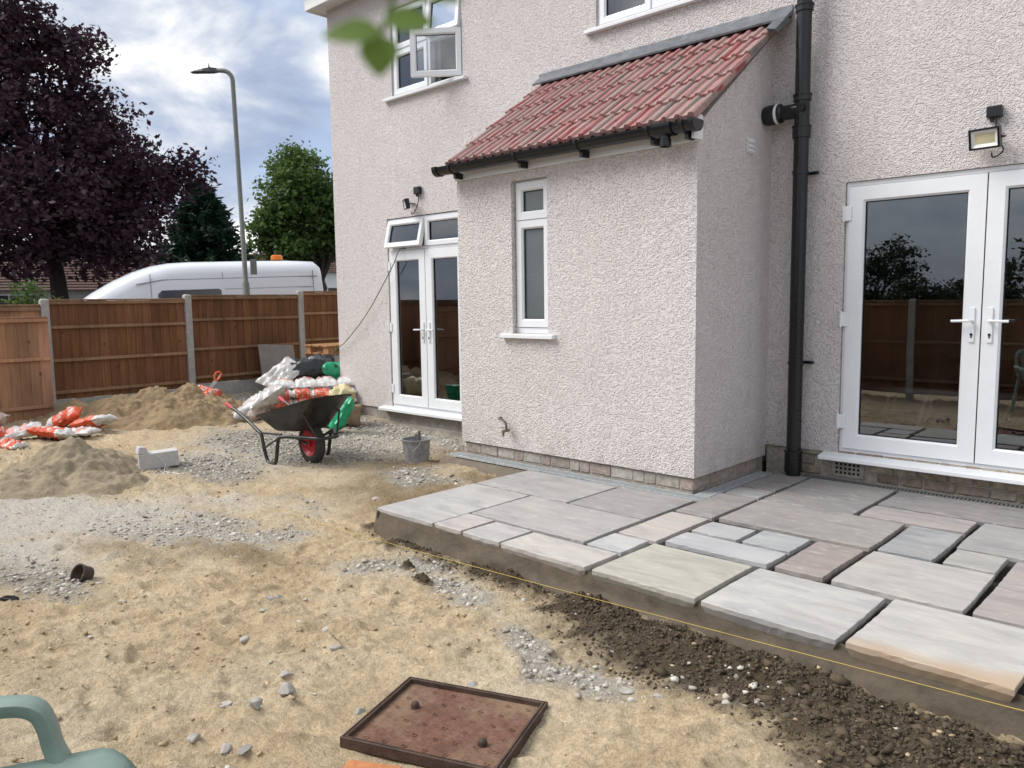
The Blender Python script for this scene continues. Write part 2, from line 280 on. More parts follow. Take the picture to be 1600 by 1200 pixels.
def ground_mat():
    m, nt, b = new_mat('sandy_ground'); p = pos(nt)
    a = nd(nt, 'TexNoise', Vector=p, Scale=1.1, Detail=6.0, Roughness=0.6); f = nd(nt, 'TexNoise', Vector=p, Scale=55.0, Detail=6.0, Roughness=0.75)
    mid = nd(nt, 'TexNoise', Vector=p, Scale=7.0, Detail=6.0, Roughness=0.65)
    c = ramp(nt, a.outputs[0], [(0.32, (0.53, 0.40, 0.245)), (0.5, (0.635, 0.505, 0.33)), (0.7, (0.67, 0.56, 0.40))])
    c = mix(nt, 1.0, c, ramp(nt, mid.outputs[0], [(0.3, 0.82), (0.7, 1.12)]), 'MULTIPLY')
    gv = nd(nt, 'TexVoronoi', Vector=p, Scale=48.0, Randomness=1.0)
    gc = mix(nt, 1.0, ramp(nt, gv.outputs[1], [(0.0, (0.34, 0.32, 0.28)), (1.0, (0.56, 0.53, 0.47))]), ramp(nt, gv.outputs[0], [(0.25, 1.0), (0.6, 0.6)]), 'MULTIPLY')
    thr = lambda s, lo, hi: ramp(nt, mth(nt, 'ADD', s, mth(nt, 'MULTIPLY', mth(nt, 'SUBTRACT', mid.outputs[0], 0.5), 0.9)), [(lo, 0.0), (hi, 1.0)])
    c = mix(nt, mth(nt, 'MULTIPLY', thr(attr(nt, 'damp'), 0.25, 0.75), 0.75), c, (0.215, 0.155, 0.085))
    c = mix(nt, mth(nt, 'MULTIPLY', thr(attr(nt, 'gravel'), 0.22, 0.65), 0.9), c, gc)
    c = mix(nt, mth(nt, 'MULTIPLY', thr(attr(nt, 'dust'), 0.25, 0.85), 0.85), c, (0.60, 0.56, 0.495))
    c = mix(nt, thr(attr(nt, 'wet'), 0.30, 0.62), c, (0.105, 0.080, 0.053))
    c = mix(nt, 1.0, c, ramp(nt, f.outputs[0], [(0.28, 0.62), (0.72, 1.22)]), 'MULTIPLY')
    gr = nd(nt, 'TexNoise', Vector=p, Scale=210.0, Detail=3.0, Roughness=0.7)
    c = mix(nt, 1.0, c, ramp(nt, gr.outputs[0], [(0.3, 0.72), (0.55, 1.0), (0.72, 1.3)]), 'MULTIPLY')
    c = mix(nt, attr(nt, 'street'), c, (0.10, 0.10, 0.10))
    nt.links.new(c, b.inputs['Base Color']); b.inputs['Roughness'].default_value = 0.95; b.inputs['Specular IOR Level'].default_value = 0.15
    rg_ = nd(nt, 'TexNoise', Vector=pos(nt, (1.0, 1.9, 1.0)), Scale=16.0, Detail=7.0, Roughness=0.62, Distortion=0.6)
    rdg = mth(nt, 'ABSOLUTE', mth(nt, 'SUBTRACT', rg_.outputs[0], 0.5))
    h = mth(nt, 'SUBTRACT', mth(nt, 'ADD', mth(nt, 'MULTIPLY', f.outputs[0], 0.7), mid.outputs[0]), mth(nt, 'MULTIPLY', rdg, 1.3))
    bn = nd(nt, 'Bump', Strength=0.8, Distance=0.03, Height=h); nt.links.new(bn.outputs[0], b.inputs['Normal'])
    return m
MT['ground'] = ground_mat()
MT['sand'] = simple('builders_sand', (0.30, 0.215, 0.118), 0.95, 0.28, 5, bump=0.8, bs=45, bd=0.015, dirt=(0.20, 0.15, 0.085), dirt_amt=0.6)
MT['sand2'] = simple('grey_sand', (0.31, 0.25, 0.165), 0.95, 0.28, 6, bump=0.8, bs=50, bd=0.015, dirt=(0.22, 0.185, 0.125), dirt_amt=0.6)
def pebble_mat(name, stops):
    m, nt, b = new_mat(name); a = nd(nt, 'Attribute', _attribute_name='tone')
    c = ramp(nt, a.outputs['Fac'], stops); n = nd(nt, 'TexNoise', Vector=pos(nt), Scale=120.0, Detail=4.0)
    c = mix(nt, 1.0, c, ramp(nt, n.outputs[0], [(0.3, 0.8), (0.7, 1.1)]), 'MULTIPLY')
    nt.links.new(c, b.inputs['Base Color']); b.inputs['Roughness'].default_value = 0.9; b.inputs['Specular IOR Level'].default_value = 0.2; return m
MT['pebble'] = pebble_mat('gravel_stone', [(0.0, (0.27, 0.245, 0.205)), (0.35, (0.43, 0.395, 0.335)), (0.7, (0.53, 0.495, 0.425)), (1.0, (0.64, 0.61, 0.54))])
MT['sandlump'] = pebble_mat('sand_lump', [(0.0, (0.33, 0.245, 0.145)), (1.0, (0.55, 0.44, 0.29))])
MT['clod'] = pebble_mat('mortar_clod', [(0.0, (0.075, 0.057, 0.038)), (1.0, (0.125, 0.096, 0.064))])
# ------------------------------------------------------------------ builders
WL = {}
def tag(o, label=None, cat=None, group=None, kind=None):
    if label: o['label'] = label
    if cat: o['category'] = cat
    if group: o['group'] = group
    if kind: o['kind'] = kind
    return o
def empty(name, loc, label=None, cat=None, group=None):
    o = bpy.data.objects.new(name, None); COL.objects.link(o); o.location = loc; o.empty_display_size = 0.1
    WL[o] = Vector(loc); return tag(o, label, cat, group)
class MB:
    def __init__(s): s.v = []; s.f = []
    def add(s, v, f):
        k = len(s.v); s.v += [tuple(p) for p in v]; s.f += [tuple(i+k for i in q) for q in f]; return s
    def box(s, x0, x1, y0, y1, z0, z1):
        return s.add([(x0, y0, z0), (x1, y0, z0), (x1, y1, z0), (x0, y1, z0), (x0, y0, z1), (x1, y0, z1), (x1, y1, z1), (x0, y1, z1)],
                     [(3, 2, 1, 0), (4, 5, 6, 7), (0, 1, 5, 4), (1, 2, 6, 5), (2, 3, 7, 6), (3, 0, 4, 7)])
    def obox(s, mat, hx, hy, hz):
        c = [(-hx, -hy, -hz), (hx, -hy, -hz), (hx, hy, -hz), (-hx, hy, -hz), (-hx, -hy, hz), (hx, -hy, hz), (hx, hy, hz), (-hx, hy, hz)]
        return s.add([mat @ Vector(p) for p in c], [(3, 2, 1, 0), (4, 5, 6, 7), (0, 1, 5, 4), (1, 2, 6, 5), (2, 3, 7, 6), (3, 0, 4, 7)])
    def tube(s, pts, r, n=10, caps=True):
        pts = [Vector(p) for p in pts]; m = len(pts); rs = r if hasattr(r, '__len__') else [r]*m; v = []; f = []; prev = None
        for i, p in enumerate(pts):
            t = (pts[min(i+1, m-1)]-pts[max(i-1, 0)]).normalized()
            if prev is None: a = t.orthogonal().normalized()
            else:
                a = prev-t*prev.dot(t)
                a = a.normalized() if a.length > 1e-6 else t.orthogonal().normalized()
            prev = a; b = t.cross(a)
            v += [p+(a*math.cos(2*PI*k/n)+b*math.sin(2*PI*k/n))*rs[i] for k in range(n)]
        for i in range(m-1):
            for k in range(n):
                f.append((i*n+k, i*n+(k+1) % n, (i+1)*n+(k+1) % n, (i+1)*n+k))
        if caps: f += [tuple(reversed(range(n))), tuple(range((m-1)*n, m*n))]
        return s.add(v, f)
    def lathe(s, prof, mat=Matrix(), n=24):
        v = []; f = []
        for (r, z) in prof: v += [mat @ Vector((r*math.cos(2*PI*k/n), r*math.sin(2*PI*k/n), z)) for k in range(n)]
        for i in range(len(prof)-1):
            for k in range(n): f.append((i*n+k, i*n+(k+1) % n, (i+1)*n+(k+1) % n, (i+1)*n+k))
        return s.add(v, f)
    def ring(s, x0, x1, z0, z1, prof, mat=Matrix()):
        """mitred rectangular frame in XZ: prof = [(inset, y), ...]"""
        v = []; f = []; n = len(prof)
        for (i, y) in prof: v += [mat @ Vector(p) for p in ((x0+i, y, z0+i), (x1-i, y, z0+i), (x1-i, y, z1-i), (x0+i, y, z1-i))]
        for a in range(n):
            b = (a+1) % n
            for k in range(4): f.append((a*4+k, a*4+(k+1) % 4, b*4+(k+1) % 4, b*4+k))
        return s.add(v, f)
    def prism(s, poly, fn):
        """poly of 2D points, fn(p, side) -> 3D"""
        n = len(poly); v = [fn(p, 0) for p in poly]+[fn(p, 1) for p in poly]
        f = [tuple(reversed(range(n))), tuple(range(n, 2*n))]+[(i, (i+1) % n, n+(i+1) % n, n+i) for i in range(n)]
        return s.add(v, f)
    def mesh(s, name, c=Vector((0, 0, 0)), smooth=False):
        me = bpy.data.meshes.new(name); me.from_pydata([(p[0]-c.x, p[1]-c.y, p[2]-c.z) for p in s.v], [], s.f); me.update()
        bm = bmesh.new(); bm.from_mesh(me); bmesh.ops.recalc_face_normals(bm, faces=bm.faces); bm.to_mesh(me); bm.free()
        if smooth: me.shade_smooth()
        return me
    def build(s, name, m, parent=None, smooth=False, bev=0.0, center=True, sub=0):
        V = np.array(s.v); c = Vector((V.min(0)+V.max(0))/2) if center else Vector((0, 0, 0))
        return place(name, s.mesh(name, c, smooth), m, c, parent, bev, smooth, sub)
def place(name, me, m, c, parent=None, bev=0.0, smooth=False, sub=0):
    o = bpy.data.objects.new(name, me); COL.objects.link(o)
    if m is not None and not me.materials: me.materials.append(m)
    o.parent = parent; WL[o] = Vector(c); o.location = Vector(c)-(WL[parent] if parent else Vector((0, 0, 0)))
    if bev:
        b = o.modifiers.new('bevel', 'BEVEL'); b.width = bev; b.segments = 2; b.limit_method = 'ANGLE'; b.angle_limit = rad(40)
    if sub:
        b = o.modifiers.new('sub', 'SUBSURF'); b.levels = sub; b.render_levels = sub
    if smooth and not sub:
        try: me.set_sharp_from_angle(angle=rad(40))
        except Exception: pass
    return o
def copy_tree(o, parent=None):
    c = o.copy(); COL.objects.link(c); c.parent = parent
    for ch in list(o.children): copy_tree(ch, c)
    return c
def npmesh(name, V, F, m, parent=None, tone=None, smooth=False, loc=(0, 0, 0)):
    """fast mesh from numpy: F is (n,3) or (n,4)"""
    me = bpy.data.meshes.new(name); k = F.shape[1]
    me.vertices.add(len(V)); me.vertices.foreach_set('co', (V-np.array(loc)).astype(np.float32).ravel())
    me.loops.add(F.size); me.loops.foreach_set('vertex_index', F.astype(np.int32).ravel())
    me.polygons.add(len(F)); me.polygons.foreach_set('loop_start', np.arange(0, F.size, k, dtype=np.int32))
    me.update(calc_edges=True); me.validate()
    if tone is not None:
        for nm, arr in (tone.items() if isinstance(tone, dict) else [('tone', tone)]):
            a = me.attributes.new(nm, 'FLOAT', 'POINT'); a.data.foreach_set('value', arr.astype(np.float32))
    if smooth: me.shade_smooth()
    return place(name, me, m, Vector(loc), parent)
def hash2(ix, iy, s):
    h = (ix.astype(np.int64)*374761393+iy.astype(np.int64)*668265263+s*974634777) & 0xffffffff
    h = ((h ^ (h >> 13))*1274126177) & 0xffffffff
    return ((h ^ (h >> 16)) & 0xffffff)/float(0xffffff)
def vnoise(x, y, s=0):
    ix = np.floor(x); iy = np.floor(y); fx = x-ix; fy = y-iy; fx = fx*fx*(3-2*fx); fy = fy*fy*(3-2*fy)
    a = hash2(ix, iy, s); b = hash2(ix+1, iy, s); c = hash2(ix, iy+1, s); d = hash2(ix+1, iy+1, s)
    return (a*(1-fx)+b*fx)*(1-fy)+(c*(1-fx)+d*fx)*fy
def fbm(x, y, oct=4, s=0, g=0.5):
    t = 0; a = 1; n = 0
    for i in range(oct): t = t+a*vnoise(x*2**i, y*2**i, s+i*17); n += a; a *= g
    return t/n
def sstep(t): t = np.clip(t, 0, 1); return t*t*(3-2*t)
# ------------------------------------------------------------------ ground
def blobs(x, y, L):
    m = np.zeros_like(x)
    for (bx, by, rx, ry, ang, w) in L:
        c, s_ = math.cos(ang), math.sin(ang); dx, dy = x-bx, y-by; u = (dx*c+dy*s_)/rx; v = (-dx*s_+dy*c)/ry
        m = np.maximum(m, w*np.exp(-(u*u+v*v)))
    return m
def masks(x, y):
    j = (fbm(x*2.1, y*2.1, 3, 5)-0.5)*0.7; k = (fbm(x*2.1+9, y*2.1, 3, 8)-0.5)*0.7; X = x+j; Y = y+k
    gravel = blobs(X, Y, [(-4.5, -1.6, 1.5, 0.9, 0.5, 1), (-4.8, -0.35, 1.9, 0.45, 0, 1), (-4.3, -2.9, 0.8, 0.45, 0.3, 0.9), (-2.55, -3.75, 0.75, 0.3, 0.5, 0.95), (-2.4, -4.9, 0.6, 0.3, 0.2, 0.7),
                          (-2.5, -1.75, 0.55, 0.3, 0, 0.75), (-0.75, -3.3, 0.5, 0.16, 0.15, 0.85), (-0.2, -3.45, 0.5, 0.16, 0.1, 0.7), (0.75, -3.5, 0.5, 0.17, -0.1, 0.8), (1.55, -3.4, 0.35, 0.15, 0, 0.8), (-7.8, -0.3, 0.9, 0.9, 0, 0.9), (-2.6, -2.95, 0.6, 0.2, 0, 0.45)])
    dust = blobs(X, Y, [(-3.7, -4.35, 1.4, 0.75, 0.4, 1.1), (-2.9, -4.75, 0.8, 0.4, 0.3, 0.85), (-3.2, -3.4, 0.9, 0.35, 0.3, 0.7), (-2.5, -3.8, 0.9, 0.35, 0.5, 0.75), (-4.4, -2.3, 1.2, 0.6, 0.4, 0.6), (-4.6, -0.8, 1.5, 0.6, 0.2, 0.55), (-0.6, -3.4, 0.8, 0.22, 0.1, 0.6), (-0.3, -3.42, 0.9, 0.16, 0.05, 0.6), (0.85, -3.5, 0.45, 0.14, 0, 0.65)])
    wet = blobs(X, y+k*0.35, [(1.6, -3.12, 1.0, 0.24, -0.05, 1.0), (2.4, -3.2, 0.8, 0.28, 0, 1.0), (0.75, -3.1, 0.55, 0.15, 0, 0.95), (1.75, -3.4, 0.45, 0.14, 0.1, 0.7), (-0.1, -3.05, 0.7, 0.09, 0, 0.75), (-1.0, -3.03, 0.55, 0.10, 0, 0.75), (-1.62, -2.75, 0.14, 0.3, 0, 0.8), (-0.3, -3.42, 0.13, 0.06, 0, 0.8), (-0.75, -3.33, 0.1, 0.05, 0, 0.8)])
    damp = blobs(X, Y, [(-2.3, -2.2, 0.8, 0.6, 0.3, 0.9), (-2.9, -1.2, 0.7, 0.6, 0, 1.0), (-1.9, -3.85, 0.7, 0.28, 0.4, 0.75), (-3.3, -0.6, 0.6, 0.5, 0, 0.8), (-1.9, -1.5, 0.4, 0.3, 0, 0.9), (-2.4, -4.3, 0.5, 0.2, 0.4, 0.6), (-4.6, -3.95, 1.0, 0.55, 0, 0.55), (-6.9, -2.3, 1.1, 0.9, 0.5, 0.5)])
    wet = np.maximum(wet, blobs(X, y+k*0.3, [(1.5, -3.26, 1.2, 0.34, -0.06, 0.72), (2.4, -3.34, 0.85, 0.40, 0, 0.92), (-0.2, -3.08, 1.2, 0.12, 0.02, 0.55)]))
    return gravel, dust, wet, damp
PLATE = (0.66, -4.25)
FOOT = []
_rf = random.Random(77)
for _w in range(15):                                       # trails of boot prints across the sand
    _x, _y, _a = _rf.uniform(-5.5, 2.0), _rf.uniform(-5.2, -3.2), _rf.uniform(0, 2*PI)
    for _i in range(16):
        FOOT.append((_x-math.sin(_a)*0.09*(-1)**_i, _y+math.cos(_a)*0.09*(-1)**_i, _a+_rf.uniform(-.25, .25), _rf.uniform(0.5, 1.0)))
        _a += _rf.uniform(-.3, .3); _x += 0.36*math.cos(_a); _y += 0.36*math.sin(_a)
def prints(x, y):
    z = np.zeros_like(x)
    for (fx, fy, fa, fs) in FOOT:
        if not (-6 < fx < 2.8 and -5.6 < fy < -2.9): continue
        k = np.nonzero((np.abs(x-fx) < 0.26) & (np.abs(y-fy) < 0.26))[0]
        if len(k) == 0: continue
        c, s_ = math.cos(fa), math.sin(fa); dx, dy = x[k]-fx, y[k]-fy; u = (dx*c+dy*s_)/0.145; v = (-dx*s_+dy*c)/(0.052+0.008*np.cos(2.2*(dx*c+dy*s_)/0.145))
        r = np.sqrt(u*u+v*v); tread = 0.0022*np.sign(np.sin(u*13))*(r < 0.85)
        z[k] += fs*(-0.022*np.clip((1.02-r)*5, 0, 1)+0.014*np.exp(-((r-1.22)/0.16)**2)+tread)
    return z
def ruts(x, y):
    z = np.zeros_like(x)
    for (x0, y0, amp, fr, ph, y1) in ((-5.0, -3.0, 0.18, 0.9, 0.3, -4.4), (-5.0, -2.6, 0.22, 0.7, 1.7, -3.6), (-4.0, -4.9, 0.15, 1.1, 2.0, -4.3)):
        t = (x-x0)/7.0; yc = y0+(y1-y0)*t+amp*np.sin(x*fr+ph); d = (y-yc)/0.045; m = ((t > 0) & (t < 1))
        z += m*(-0.012*np.exp(-d*d)+0.007*np.exp(-((np.abs(d)-1.7)/0.6)**2))
    return z
def H(x, y, fine=True):
    z = -0.2+0.2*sstep((-x-2.2)/6.0)
    out = np.maximum(np.maximum(-9.5-x, 0), 0)          # beyond the fence: street level
    z = z-0.1*sstep(out/0.6)+0.11*np.exp(-((x+2.25)/0.75)**2-((y+1.45)/0.5)**2)
    if not fine: return z
    g, d, w, dm = masks(x, y)
    near = ((x > -9) & (x < 5) & (y > -7)).astype(float)
    dune = (fbm(x*1.3+3, y*1.9, 3, 21)-0.5)*0.05
    a = 0.62; xr = x*math.cos(a)+y*math.sin(a); yr = -x*math.sin(a)+y*math.cos(a)
    rip = 1-np.abs(2*fbm(xr*2.6, yr*6.5, 3, 33)-1); scuff = (rip**3-0.3)*0.042; rip2 = 1-np.abs(2*fbm(xr*7.0+4, yr*15.0, 3, 35)-1); scuff = scuff+(rip2**4-0.25)*0.024
    sm = (fbm(x*14, y*14, 4, 41, 0.66)-0.5)*0.028
    wt_ = np.clip((w-0.4)*2.2, 0, 1)
    heap = wt_*(0.03+0.085*fbm(x*3.2, y*5.0, 3, 55)+0.07*(fbm(x*13, y*13, 3, 57)-0.5)+0.05*(fbm(x*38, y*38, 3, 58, 0.7)-0.5))
    flat = 1-0.75*np.clip(d, 0, 1)
    pl = np.exp(-(((x-PLATE[0])/0.55)**2+((y-PLATE[1])/0.5)**2)**2)
    n = (dune*flat+scuff*(1-np.clip(g*0.7, 0, 0.8))*flat+sm)*(1-wt_)*(1-0.85*pl)+heap
    ft = (prints(x, y)+ruts(x, y))*(1-wt_)*(1-np.clip(pl, 0, 1))*(1-np.clip(g*0.9, 0, 0.9))*(0.4+0.6*vnoise(x*1.5, y*1.5, 77))
    return z+(n+ft)*near-0.018*pl
def axis(segs):
    a = []
    for (p, q, st) in segs: a += list(np.arange(p, q-1e-6, st))
    a.append(segs[-1][1]); return np.array(a)
gx = axis([(-400, -60, 40), (-60, -12, 4), (-12, -9.6, 0.4), (-9.6, -4.5, 0.05), (-4.5, -1.6, 0.026), (-1.6, 2.9, 0.0125), (2.9, 6, 0.1), (6, 60, 6), (60, 400, 40)])
gy = axis([(-400, -60, 40), (-60, -12, 4), (-12, -7, 0.5), (-7, -5.2, 0.05), (-5.2, -2.9, 0.0125), (-2.9, 0.6, 0.035), (0.6, 6, 0.3), (6, 60, 6), (60, 400, 40)])
GX, GY = np.meshgrid(gx, gy); fx_, fy_ = GX.ravel(), GY.ravel(); gzv = H(fx_, fy_)
nx, ny = len(gx), len(gy); ii = (np.arange(ny-1)[:, None]*nx+np.arange(nx-1)[None, :]).ravel()
GF = np.stack([ii, ii+1, ii+nx+1, ii+nx], 1); g_, d_, w_, dm_ = masks(fx_, fy_)
street = ((fx_ < -9.6) | (fx_ > 8) | (fy_ < -9) | (fy_ > 12)).astype(float)
ground = npmesh('ground', np.stack([fx_, fy_, gzv], 1), GF, MT['ground'], tone={'gravel': g_, 'dust': d_, 'wet': w_, 'damp': dm_, 'street': street}, smooth=True)
tag(ground, kind='structure')
# stones: one lumpy 8-sided stone instanced by hand into one mesh
ICO_V, ICO_F = None, None
def ico(sub=1):
    bm = bmesh.new(); bmesh.ops.create_icosphere(bm, subdivisions=sub, radius=1.0)
    V = np.array([v.co for v in bm.verts]); F = np.array([[v.index for v in f.verts] for f in bm.faces]); bm.free(); return V, F
IV, IF = ico(1)
def stones(name, P, R, m, flat=0.55, sink=0.42, jag=0.38, tone=None, label=None, cat=None):
    n = len(P); nv = len(IV)
    jit = 1+jag*(RNG.random((n, nv, 1))*2-1)
    V = IV[None]*jit*np.stack([0.75+0.6*RNG.random(n), 0.75+0.5*RNG.random(n), flat*(0.7+0.6*RNG.random(n))], 1)[:, None, :]
    a = RNG.random(n)*2*PI; c, s_ = np.cos(a)[:, None], np.sin(a)[:, None]
    X = V[..., 0]*c-V[..., 1]*s_; Y = V[..., 0]*s_+V[..., 1]*c; Z = V[..., 2]+V[..., 0]*(RNG.random((n, 1))-0.5)*0.5
    V = np.stack([X, Y, Z], 2)*R[:, None, None]
    V = V+P[:, None, :]; V[..., 2] += (R*flat*(1-2*sink))[:, None]*0.6
    F = (IF[None]+(np.arange(n)*nv)[:, None, None]).reshape(-1, 3)
    t = RNG.random(n) if tone is None else tone
    o = npmesh(name, V.reshape(-1, 3), F, m, tone=np.repeat(t, nv)); return tag(o, label, cat, kind='stuff')
def scatter(N, box, dens, seed=0):
    x = RNG.random(N)*(box[1]-box[0])+box[0]; y = RNG.random(N)*(box[3]-box[2])+box[2]
    keep = RNG.random(N) < dens(x, y); x, y = x[keep], y[keep]
    onp = (x > -1.5) & (y > -2.97); onpl = (abs(x-PLATE[0]) < 0.45) & (abs(y-PLATE[1]) < 0.45); anx = (x > -2.6) & (y > -1.3)
    k = ~(onp | onpl | anx | (y > -0.12) & (x > -6.2)); x, y = x[k], y[k]; return np.stack([x, y, H(x, y)], 1)
gd = lambda x, y: np.clip((masks(x, y)[0]-0.22)*1.5, 0, 1)**1.4*np.clip(1.2-1.2*masks(x, y)[2], 0, 1)
Pg = scatter(80000, (-8.6, 2.6, -5.2, -0.1), gd)
stones('gravel', Pg, 0.006+0.016*RNG.random(len(Pg))**2.2, MT['pebble'], label='grey angular gravel lying in patches over the sand', cat='gravel')
Pg = scatter(9000, (-2.6, 2.0, -5.0, -2.95), lambda x, y: np.clip((masks(x, y)[0]-0.25)*1.6, 0, 1)*np.clip(1.15-1.3*masks(x, y)[2], 0, 1))
stones('fine_gravel', Pg, 0.004+0.012*RNG.random(len(Pg))**2.4, MT['pebble'], tone=0.1+0.6*RNG.random(len(Pg)), label='fine pale stone chips in front of the slabs', cat='gravel')
Pp = scatter(9000, (-6, 2.4, -5.6, -2.95), lambda x, y: 0.25+0.5*vnoise(x*1.3, y*1.3, 3))
stones('sand_crumbs', Pp, 0.0025+0.012*RNG.random(len(Pp))**4, MT['sandlump'], label='small sandy lumps scattered over the ground', cat='sand')
Pp = scatter(260, (-6, 2.4, -5.6, -3.0), lambda x, y: 0.3+0.6*vnoise(x*1.7, y*1.7, 9))
stones('pebbles', Pp, 0.006+0.014*RNG.random(len(Pp))**2, MT['pebble'], flat=0.4, tone=0.45+0.5*RNG.random(len(Pp)), label='scattered pale pebbles on bare sand', cat='pebbles')
wd = lambda x, y: np.clip((masks(x, y)[2]-0.36)*1.8, 0, 1)
Pc = scatter(52000, (-1.9, 2.9, -3.75, -2.95), wd)
stones('mortar_crumbs', Pc, 0.0022+0.0085*RNG.random(len(Pc))**3.0, MT['clod'], flat=0.85, jag=0.6, label='dark damp mortar crumbs heaped along the slab edge', cat='mortar')
Pc = scatter(260, (0.6, 2.9, -3.6, -3.0), wd)
stones('mortar_clods', Pc, 0.012+0.022*RNG.random(len(Pc))**2, MT['clod'], flat=0.6, jag=0.5, label='large damp mortar clods at the foot of the slabs', cat='mortar')
def rock(name, p, r, seed, flat=0.5, col=(0.3, 0.285, 0.26)):
    V, F = ico(2); rg = np.random.default_rng(seed)
    n = rg.normal(size=(7, 3)); n /= np.linalg.norm(n, axis=1)[:, None]
    for q in n:                                            # knock flat faces off the ball
        d = V@q; cut = 0.45+0.3*rg.random(); V = V-np.maximum(d-cut, 0)[:, None]*q
    V = V*np.array([1.15, 0.85, flat])*r; a = rg.random()*6.28; c, s_ = math.cos(a), math.sin(a)
    V = np.stack([V[:, 0]*c-V[:, 1]*s_, V[:, 0]*s_+V[:, 1]*c, V[:, 2]], 1)
    b = MB(); b.add([tuple(v+np.array(p)) for v in V], [tuple(f) for f in F]); o = b.build(name, MT['stone_mat'], None); o.color = (*col, 1)
    return o
for i, (x, y, r) in enumerate([(0.10, -4.71, .042), (0.16, -4.74, .036), (0.03, -4.80, .03), (0.11, -4.58, .045), (-0.02, -4.5, .028), (0.30, -4.93, .035), (0.36, -4.89, .03), (0.14, -4.98, .03), (-0.87, -4.10, .034), (-0.83, -4.16, .028),
                              (-0.90, -4.03, .03), (0.40, -4.42, .03), (-0.55, -4.42, .03), (-0.35, -4.08, .026), (0.58, -3.96, .026), (-0.1, -4.2, .03), (-1.55, -4.62, .03), (-2.2, -2.4, .04), (1.13, -3.60, .032), (1.25, -3.56, .026)]):
    g = 0.33+0.14*random.random()
    tag(rock('stone', (x, y, float(H(np.array([x]), np.array([y]))[0])+r*0.10), r, 50+i, 0.5, (g, g*0.94, g*0.84)), 'loose grey stone lying on the open sand', 'stone', 'loose grey stones on the sand')
def h1(x, y): return float(H(np.array([float(x)]), np.array([float(y)]))[0])
# ------------------------------------------------------------------ house
AY = -1.15; AX0 = -2.5; HX0 = -6.2; HX1 = 6.0; TOP = 5.27
house = empty('house', (0, 0, 0), 'pink-white roughcast house with tiled lean-to extension and white plastic windows', 'house')
def wall_holes(xs, zs, holes, y, depth, skip=(), flip=1):
    """front sheet in XZ with openings and reveals going back by depth"""
    b = MB(); X = sorted(set(xs+[h[0] for h in holes]+[h[1] for h in holes])); Z = sorted(set(zs+[h[2] for h in holes]+[h[3] for h in holes]))
    inh = lambda x, z, L: any(h[0] < x < h[1] and h[2] < z < h[3] for h in L)
    for i in range(len(X)-1):
        for k in range(len(Z)-1):
            cx, cz = (X[i]+X[i+1])/2, (Z[k]+Z[k+1])/2
            if inh(cx, cz, holes) or inh(cx, cz, skip): continue
            b.add([(X[i], y, Z[k]), (X[i+1], y, Z[k]), (X[i+1], y, Z[k+1]), (X[i], y, Z[k+1])], [(0, 1, 2, 3)])
    for (x0, x1, z0, z1) in holes:
        b.add([(x0, y, z0), (x0, y+depth, z0), (x0, y+depth, z1), (x0, y, z1)], [(0, 1, 2, 3)])
        b.add([(x1, y, z0), (x1, y, z1), (x1, y+depth, z1), (x1, y+depth, z0)], [(0, 1, 2, 3)])
        b.add([(x0, y, z1), (x0, y+depth, z1), (x1, y+depth, z1), (x1, y, z1)], [(0, 1, 2, 3)])
        b.add([(x0, y, z0), (x1, y, z0), (x1, y+depth, z0), (x0, y+depth, z0)], [(0, 1, 2, 3)])
    return b
BD = (-5.06, -3.63, 0.06, 2.46); RD = (0.60, 2.50, 0.20, 2.285); W1 = (-4.88, -3.62, 3.90, 4.92); W2 = (-1.77, 0.15, 3.97, 5.05); AW = (-1.815, -1.405, 1.14, 2.45)
W3 = (2.6, 4.2, 3.97, 5.05)
b = wall_holes([HX0, HX1, AX0, 0.0], [0.06, 0.2, TOP], [BD, RD, W1, W2, W3], 0.0, 0.14, skip=[(AX0, 0.0, 0, 2.6), (0.0, HX1, 0, 0.2)])
b.add([(HX0, 0, 0.06), (HX0, 7, 0.06), (HX0, 7, TOP), (HX0, 0, TOP)], [(3, 2, 1, 0)])          # gable side
b.add([(HX0, 0, 0.06), (HX0+0.03, 0.03, 0.06), (AX0, 0.03, 0.06), (AX0, 0, 0.06)], [(0, 1, 2, 3)])
b.add([(0.0, 0, 0.2), (0.0, 0.03, 0.2), (0.6, 0.03, 0.2), (0.6, 0, 0.2)], [(0, 1, 2, 3)])
b.add([(2.5, 0, 0.2), (2.5, 0.03, 0.2), (HX1, 0.03, 0.2), (HX1, 0, 0.2)], [(0, 1, 2, 3)])
b.add([(HX1, 0, 0.06), (HX1, 7, 0.06), (HX1, 7, TOP), (HX1, 0, TOP)], [(0, 1, 2, 3)])
wall = b.build('wall', MT['render'], house)
EZ = 2.64                                                # wall height at the lean-to eaves
RS = (3.60-2.70)/(1.15)                                  # roof slope
b = wall_holes([AX0, 0.0], [0.105, EZ], [AW], AY, 0.09)
for (x, o) in ((0.0, (0, 1, 2, 3)), (AX0, (3, 2, 1, 0))):
    b.add([(x, AY, 0.105), (x, 0, 0.105), (x, 0, EZ+0.86), (x, AY, EZ)], [o])
b.add([(AX0, AY, 0.105), (0, AY, 0.105), (0, AY+0.03, 0.105), (AX0, AY+0.03, 0.105)], [(0, 1, 2, 3)])
b.add([(0, AY, 0.105), (0, 0, 0.105), (-0.03, 0, 0.105), (-0.03, AY+0.03, 0.105)], [(0, 1, 2, 3)])
b.add([(AX0, AY, EZ), (0, AY, EZ), (0, 0, EZ+0.86), (AX0, 0, EZ+0.86)], [(0, 1, 2, 3)])
b.build('extension_wall', MT['render'], house)
